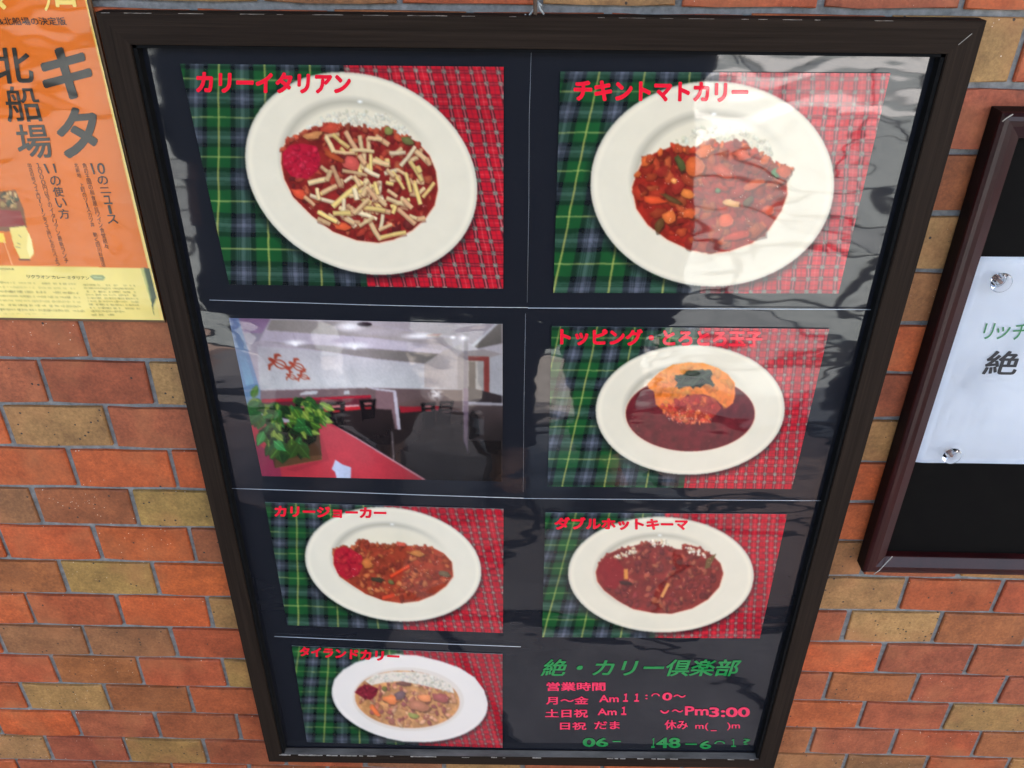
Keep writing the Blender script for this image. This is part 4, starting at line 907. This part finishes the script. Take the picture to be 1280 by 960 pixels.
pt("マ", [(-22, -20), (14, -21), (15, 11), (-14, 14)], .06, M_PYELL); pt("ﾉ", [(54, -10), (64, -10), (64, 13), (56, 14)], .08, M_PYELL); pt("口", [(66, -22), (90, -22), (96, 9), (70, 9)], .06, M_PYELL)
def vert(chars, x0, y0, x1, y1, sz, bold=.02, h=None, mat=None, res=2):
    n = len(chars)
    for i, ch in enumerate(chars):
        t0, t1 = i/n, (i+.88)/n
        xa, ya = x0+(x1-x0)*t0, y0+(y1-y0)*t0; xb, yb = x0+(x1-x0)*t1, y0+(y1-y0)*t1
        if ch in " ・": continue
        if ch in 'ー一': ch = '｜'
        w = sz*(.25 if ch in "｜" else .8 if ch in "ュッ" else 1)/2
        if ch == "ニ": ya, yb = ya+(yb-ya)*.2, ya+(yb-ya)*.85
        pt(ch, [(xa-w, ya), (xa+w, ya-.2), (xb+w, yb), (xb-w, yb+.2)], bold, mat, res)
pt("10", [(112.5, 204), (130, 203.5), (132, 217.5), (117, 218)], .01)
vert("のニュ｜ス", 127, 220, 142, 281, 13, .02)
pt("11", [(54, 205), (68, 204.5), (71, 216), (60, 217)], .01)
vert("の使い方", 67.5, 220, 82, 275, 13, .015)
vert("魚の王国の和食屋台ワイン食堂続々", 105, 204, 134, 312, 5.2, .0)
vert("北新地・上町のソースカツ丼・動く四川料理店", 94.5, 204, 130, 334, 4.8, .0)
vert("１０００円以下のイタリアン最新ランチ", 47, 204, 84, 330, 5.0, .0)
vert("出店の続くイエローゾーン安くて旨いものたべよう", 36, 204, 73, 333, 4.6, .0)
pt("リクラオン カレー ミタリアン", [(33, 343.5), (111, 345.5), (112, 349.6), (34, 347.8)], .0, res=2)

# ------------------------------------------------------------------ maroon board on the right
ZR = .25
bd = empty("notice_board", at(1190, 717, .06)); tag(bd, "maroon lacquered notice board with black panel at the right edge", "notice board")
u0 = .5*(uv_at(1247.5, 160.6, ZR)[0]+uv_at(1085, 701, ZR)[0]); vt = uv_at(1266, 141, ZR)[1]; vb = uv_at(1093, 718, ZR)[1]; u1 = u0+5.2
OC = [(u0, vt), (u1, vt), (u1, vb), (u0, vb)]; cx_, cy_ = (u0+u1)/2, (vt+vb)/2
def ins(c, w): return (c[0]+(w if c[0] < cx_ else -w), c[1]+(w if c[1] < cy_ else -w))
PR = [(0, .055), (0, .205), (.006, .225), (.03, .243), (.06, .25), (.10, .247), (.185, .20), (.195, .195), (.20, .18), (.20, .055)]
for k in range(4):
    a, b = OC[k], OC[(k+1) % 4]; bm = bmesh.new()
    A_ = [bm.verts.new(W(*ins(a, w), z)) for w, z in PR]; B_ = [bm.verts.new(W(*ins(b, w), z)) for w, z in PR]
    for i in range(len(PR)): bm.faces.new((A_[i], A_[(i+1) % len(PR)], B_[(i+1) % len(PR)], B_[i]))
    bm.faces.new(A_); bm.faces.new(B_[::-1])
    ro = attach(obj("board_rail", bm, M_MAROON), bd); ro.data.materials.append(M_SIDE_SHADE)
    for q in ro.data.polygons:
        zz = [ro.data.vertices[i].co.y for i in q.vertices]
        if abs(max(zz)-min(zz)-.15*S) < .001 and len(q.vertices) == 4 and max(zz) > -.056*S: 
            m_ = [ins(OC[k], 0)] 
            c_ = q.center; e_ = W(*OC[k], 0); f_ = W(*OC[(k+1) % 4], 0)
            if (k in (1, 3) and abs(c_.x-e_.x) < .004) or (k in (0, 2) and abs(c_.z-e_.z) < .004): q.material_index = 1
pn = [ins(c, .18) for c in OC]; bm = bmesh.new(); prism(bm, [W(*c, .12) for c in pn], [W(*c, .052) for c in pn]); attach(obj("board_panel", bm, M_BOARD), bd)
for cp in ([(1115.5, 695.5), (1099, 713), (1092.5, 717.5)], [(1253, 152), (1259, 147), (1266, 143)]):
    bm = bmesh.new(); tube(bm, [at(*cp[0], ZR-.01), at(*cp[1], ZR+.002), at(*cp[2], ZR-.02)], .0006, 6)
    attach(obj("chipped_corner", bm, M_CHIP), bd)
# paper sheet
PZ = .128
uc = ins(OC[0], .197)[0]; pvt = uv_at(1235, 320.5, PZ)[1]; pvb = uv_at(1153, 577, PZ)[1]
bm = bmesh.new(); nx, ny = 26, 30; g_ = {}
for j in range(ny+1):
    for i in range(nx+1):
        u = uc+2.6*i/nx; v = pvt+(pvb-pvt)*j/ny
        z = PZ+.008+.012*math.sin(u*2.1+v*.8)*math.sin(v*1.7+1)+.004*abs(math.sin(u*1.3-v*2.2))+.010*max(0, (j/ny-.85))/.15*(.5+.5*math.sin(u*3))
        if i == 0: z = PZ+.004
        g_[i, j] = bm.verts.new(W(u, v, z))
for j in range(ny):
    for i in range(nx): bm.faces.new((g_[i, j], g_[i, j+1], g_[i+1, j+1], g_[i+1, j]))
r_ = bmesh.ops.solidify(bm, geom=bm.faces[:], thickness=-.0003)
paper = obj("paper_notice", bm, M_PAPER, smooth=True); tag(paper, "white paper notice with green and black lettering pinned on the maroon board", "paper")
def rt(txt, quad, mat, bold, sh=0):
    o = text_in(txt, quad, PZ+.02, mat, None, "lettering", bold, shear=sh); o.parent = paper; return o
rt("リ", [(1230.5, 404), (1245, 404), (1242, 424), (1228, 424)], M_GINK, .01, .2)
rt("ッ", [(1247, 409), (1264, 408), (1262, 424), (1245, 424)], M_GINK, .01, .2)
rt("チ", [(1267, 405), (1286, 404), (1284, 424), (1265, 425)], M_GINK, .01, .2)
rt("絶", [(1231, 438), (1275, 439), (1271, 468.5), (1227, 468)], M_INK, .03, .15)
M_GLASS = new_mat("clear_plastic")[0]; q = M_GLASS.node_tree.nodes["Principled BSDF"]; q.inputs['Transmission Weight'].default_value = 1; q.inputs['Roughness'].default_value = .03; q.inputs['IOR'].default_value = 1.22; q.inputs['Base Color'].default_value = (.97, .97, .98, 1)
M_CORE = new_mat("pin_core")[0]; M_CORE.node_tree.nodes["Principled BSDF"].inputs['Base Color'].default_value = (.35, .22, .18, 1); M_CORE.node_tree.nodes["Principled BSDF"].inputs['Metallic'].default_value = .6
def lathe(bm, c, prof, n=28):
    rings = []
    for rad, y in prof:
        rings.append([bm.verts.new((c[0]+rad*math.cos(2*math.pi*k/n), c[1]-y, c[2]+rad*math.sin(2*math.pi*k/n))) for k in range(n)])
    for A_, B_ in zip(rings, rings[1:]):
        for k in range(n): bm.faces.new((A_[k], A_[(k+1) % n], B_[(k+1) % n], B_[k]))
    bm.faces.new(rings[0][::-1]); bm.faces.new(rings[-1])
for (x, y, lb) in ((1248, 350, "clear round pin at the top left corner of the white paper notice"), (1187, 566, "clear round pin at the bottom left corner of the white paper notice")):
    c = at(x, y, .16); e = empty("push_pin", c); tag(e, lb, "push pin", "clear pins holding the paper notice")
    bm = bmesh.new(); lathe(bm, (c[0], c[1]+.003, c[2]), [(.0055, 0), (.0062, .001), (.0035, .003), (.0032, .005), (.0085, .0075), (.0102, .009), (.0100, .0105), (.007, .0122), (.003, .0128)])
    attach(obj("pin_head", bm, M_GLASS, smooth=True), e)
    bm = bmesh.new(); lathe(bm, (c[0], c[1]+.004, c[2]), [(.0014, 0), (.0016, .004), (.0016, .009), (.0005, .0105)], 10); attach(obj("pin_core", bm, M_CORE, smooth=True), e)

# ------------------------------------------------------------------ the photographer, seen as a dark reflection in the film
def skin(name, joints, edges, mat, parent, sub=2):
    me = bpy.data.meshes.new(name); me.from_pydata([j[:3] for j in joints], edges, [])
    o = bpy.data.objects.new(name, me); COL.objects.link(o)
    sm = o.modifiers.new("s", 'SKIN'); sm.use_smooth_shade = True
    for i, j in enumerate(joints):
        r = j[3]; r = r if isinstance(r, tuple) else (r, r); me.skin_vertices[0].data[i].radius = r
    me.skin_vertices[0].data[0].use_root = True
    su = o.modifiers.new("u", 'SUBSURF'); su.levels = sub; su.render_levels = sub
    dg = bpy.context.evaluated_depsgraph_get(); dg.update()
    m2 = bpy.data.meshes.new_from_object(o.evaluated_get(dg)); bpy.data.objects.remove(o)
    m2.name = name; m2.materials.clear(); m2.materials.append(mat); m2.polygons.foreach_set('use_smooth', [True]*len(m2.polygons))
    n = bpy.data.objects.new(name, m2); COL.objects.link(n)
    if parent: attach(n, parent)
    return n
def loft(rings, mat, name, parent, n=28):
    bm = bmesh.new(); R_ = []
    for (z, cx, cy, rx_, ry_) in rings:
        R_.append([bm.verts.new((cx+rx_*math.copysign(abs(math.cos(t))**.8, math.cos(t)), cy+ry_*math.sin(t)*(1+.05*math.sin(5*t+z*9)), z)) for t in [2*math.pi*k/n for k in range(n)]])
    for A_, B_ in zip(R_, R_[1:]):
        for k in range(n): bm.faces.new((A_[k], A_[(k+1) % n], B_[(k+1) % n], B_[k]))
    bm.faces.new(R_[0][::-1]); bm.faces.new(R_[-1]); return attach(obj(name, bm, mat, smooth=True), parent)
M_SKIN = noisy_mat("skin", (.45, .26, .18, 1), (.55, .33, .24, 1), 20, .6, .0003)
M_COAT = noisy_mat("dark_navy_coat", (.006, .007, .012, 1), (.014, .016, .024, 1), 12, .9, .004)
M_TRO = noisy_mat("dark_trousers", (.010, .011, .016, 1), (.02, .022, .03, 1), 20, .9, .003)
M_SHOE = noisy_mat("dark_shoe_leather", (.02, .02, .03, 1), (.05, .05, .07, 1), 30, .5)
M_HAIR = noisy_mat("black_hair", (.008, .006, .005, 1), (.02, .015, .012, 1), 90, .6, .002, 6, (1, 1, .1))
M_BAG = noisy_mat("black_bag_cloth", (.008, .008, .009, 1), (.018, .018, .02, 1), 30, .8, .003)
def make_person(bx, by, label, reach):
    person = empty("person", (bx, by, 0)); tag(person, label, "person", None)
    J = [(bx, by, .92, (.15, .11)), (bx, by, 1.10, (.14, .10)), (bx, by+.01, 1.30, (.16, .11)), (bx, by+.01, 1.42, (.07, .07)), (bx, by+.03, 1.50, (.055, .055)),
         (bx, by+.04, 1.58, (.075, .09)), (bx, by+.05, 1.66, (.078, .095)), (bx, by+.03, 1.74, (.05, .06)),
         (bx-.17, by, 1.38, .058), (bx-.27, by+.07, 1.14, .045), (bx-.10, by+.30, 1.44, .028), (bx-.068, by+.345, 1.475, (.034, .016)),
         (bx+.17, by, 1.38, .058), (bx+.27, by+.07, 1.14, .045), (bx+.06, by+.30, 1.44, .028), (bx+.025, by+.345, 1.475, (.034, .016)),
         (bx-.10, by, .86, .09), (bx-.11, by+.02, .48, .06), (bx-.12, by, .10, .042), (bx-.13, by+.12, .045, (.04, .03)),
         (bx+.10, by, .86, .09), (bx+.12, by+.03, .48, .06), (bx+.13, by, .10, .042), (bx+.15, by+.12, .045, (.04, .03))]
    if not reach:
        for k, q in ((9, (bx-.25, by+.02, 1.12, .045)), (10, (bx-.27, by+.08, .90, .028)), (11, (bx-.27, by+.11, .82, (.03, .016))), (13, (bx+.25, by+.02, 1.12, .045)), (14, (bx+.27, by+.08, .90, .028)), (15, (bx+.27, by+.11, .82, (.03, .016)))): J[k] = q
    E_ = [(0, 1), (1, 2), (2, 3), (3, 4), (4, 5), (5, 6), (6, 7), (2, 8), (8, 9), (9, 10), (10, 11), (2, 12), (12, 13), (13, 14), (14, 15), (0, 16), (16, 17), (17, 18), (18, 19), (0, 20), (20, 21), (21, 22), (22, 23)]
    skin("body", J, E_, M_SKIN, person)
    for sgn, wx in ((-1, J[11][0]), (1, J[15][0])):       # fingers, closed round the phone or hanging curled
        hz = J[11][2]; hy = J[11][1]
        for k, L in enumerate((.030, .034, .032, .026)):
            x0 = wx+sgn*.006; z0 = hz-.026+k*.017
            skin("finger", [(x0, hy, z0, .009), (x0-sgn*.004, hy+.024, z0+.006, .0085), (x0-sgn*.022, hy+.036, z0+.010, .008), (x0-sgn*(.022+L*.5), hy+.036, z0+.012, .0065)], [(0, 1), (1, 2), (2, 3)], M_SKIN, person, 1)
        skin("thumb", [(wx, hy, hz-.02, .011), (wx-sgn*.016, hy-.008, hz, .010), (wx-sgn*.032, hy-.002, hz+.018, .0085)], [(0, 1), (1, 2)], M_SKIN, person, 1)
    loft([(.56, bx+.01, by-.01, .33, .20), (.62, bx+.01, by-.01, .335, .205), (.80, bx+.01, by, .315, .19), (1.0, bx, by, .30, .175), (1.18, bx, by, .285, .165), (1.32, bx, by, .265, .15), (1.40, bx, by, .18, .11), (1.45, bx, by+.01, .10, .085), (1.49, bx, by+.02, .085, .08)], M_COAT, "coat", person)
    for sgn in (-1, 1):
        ex = J[10] if sgn < 0 else J[14]
        skin("sleeve", [(bx+sgn*.18, by, 1.36, .095), (bx+sgn*.275, J[9][1], 1.13, .085), ((ex[0]+bx+sgn*.275)/2, (ex[1]+J[9][1])/2, (ex[2]+1.13)/2, .065), (ex[0], ex[1]-.01, ex[2]-.01, .048)], [(0, 1), (1, 2), (2, 3)], M_COAT, person)
        skin("trouser_leg", [(bx+sgn*.10, by, .9, .12), (bx+sgn*.115, by+.02, .5, .09), (bx+sgn*.125, by, .07, .075)], [(0, 1), (1, 2)], M_TRO, person)
        skin("shoe", [(bx+sgn*.125, by-.03, .045, (.05, .045)), (bx+sgn*.135, by+.08, .04, (.052, .04)), (bx+sgn*.145, by+.19, .03, (.042, .03))], [(0, 1), (1, 2)], M_SHOE, person)
    loft([(1.60, bx, by+.00, .085, .085), (1.66, bx, by+.015, .098, .105), (1.72, bx, by+.03, .098, .11), (1.77, bx, by+.035, .075, .085), (1.80, bx, by+.03, .03, .04)], M_HAIR, "hair", person)
    for sgn in (-1, 1):
        bm = bmesh.new(); bmesh.ops.create_uvsphere(bm, u_segments=12, v_segments=8, radius=.011); bmesh.ops.translate(bm, verts=bm.verts[:], vec=(bx+sgn*.03, by+.128, 1.63)); attach(obj("eye", bm, M_INK, smooth=True), person)
        bm = bmesh.new(); bmesh.ops.create_uvsphere(bm, u_segments=10, v_segments=8, radius=.022); bmesh.ops.scale(bm, vec=(.4, .7, 1.2), verts=bm.verts[:]); bmesh.ops.translate(bm, verts=bm.verts[:], vec=(bx+sgn*.082, by+.045, 1.61)); attach(obj("ear", bm, M_SKIN, smooth=True), person)
    skin("nose", [(bx, by+.125, 1.625, .009), (bx, by+.142, 1.59, .013)], [(0, 1)], M_SKIN, person, 1)
    skin("mouth", [(bx-.022, by+.122, 1.555, .005), (bx+.022, by+.122, 1.555, .005)], [(0, 1)], new_mat("lips")[0], person, 1)
    return person
make_person(.08, -1.22, "person in a dark navy coat holding up a phone, facing the framed menu", True)
make_person(-.53, -1.26, "second person in a dark navy coat, arms down, added to darken the reflections", False)  # second figure, added to widen the dark reflection
# phone just behind the lens
ph = bmesh.new(); boxm(ph, -.036, .036, -.0035, .0035, -.075, .075); bev(ph, .003, 2)
M_PHONE = new_mat("phone_body")[0]; M_PHONE.node_tree.nodes["Principled BSDF"].inputs['Base Color'].default_value = (.02, .02, .022, 1)
fo = obj("phone", ph, M_PHONE); tag(fo, "slim dark phone held up by the photographer in front of the frame", "phone")
fo.matrix_world = cam.matrix_world @ Matrix.Translation((.0, -.05, .012)) @ Matrix.Rotation(math.pi/2, 4, 'Z') @ Matrix.Rotation(math.pi/2, 4, 'X')
# black bag added between the two people to fill the dark reflection
bag = empty("added_bag", (-.24, -1.24, .55)); tag(bag, "black shoulder bag added between the two people to darken the reflections", "bag")
loft([(.60, -.24, -1.10, .12, .05), (.62, -.24, -1.10, .15, .07), (.80, -.24, -1.09, .16, .075), (.98, -.24, -1.10, .15, .05), (1.04, -.24, -1.10, .13, .03)], M_BAG, "bag_body", bag)
bm = bmesh.new(); tube(bm, [(-.34, -1.10, 1.02), (-.28, -1.06, 1.2), (-.12, -1.08, 1.38), (-.04, -1.16, 1.46), (-.10, -1.10, 1.2), (-.14, -1.10, 1.02)], .012, 8); attach(obj("strap", bm, M_BAG, smooth=True), bag)
# dark sign board added behind the viewer's right shoulder for a dark reflection, and a far facade across the street
M_SIGN = noisy_mat("dark_grey_sign", (.03, .03, .032, 1), (.045, .045, .048, 1), 8, .7)
sg = empty("added_sign", (1.28, -1.3, 0)); tag(sg, "dark grey folding sign board added opposite the frame to give a dark reflection", "sign board")
bm = bmesh.new(); prism(bm, [(.97, -1.22, .02), (1.62, -1.22, .02), (1.58, -1.36, .98), (1.02, -1.36, .98)], [(.97, -1.25, .02), (1.62, -1.25, .02), (1.58, -1.385, .98), (1.02, -1.385, .98)]); attach(obj("front_panel", bm, M_SIGN), sg)
bm = bmesh.new(); prism(bm, [(.97, -1.58, .02), (1.62, -1.58, .02), (1.58, -1.42, .96), (1.02, -1.42, .96)], [(.97, -1.55, .02), (1.62, -1.55, .02), (1.58, -1.395, .96), (1.02, -1.395, .96)]); attach(obj("rear_panel", bm, M_SIGN), sg)
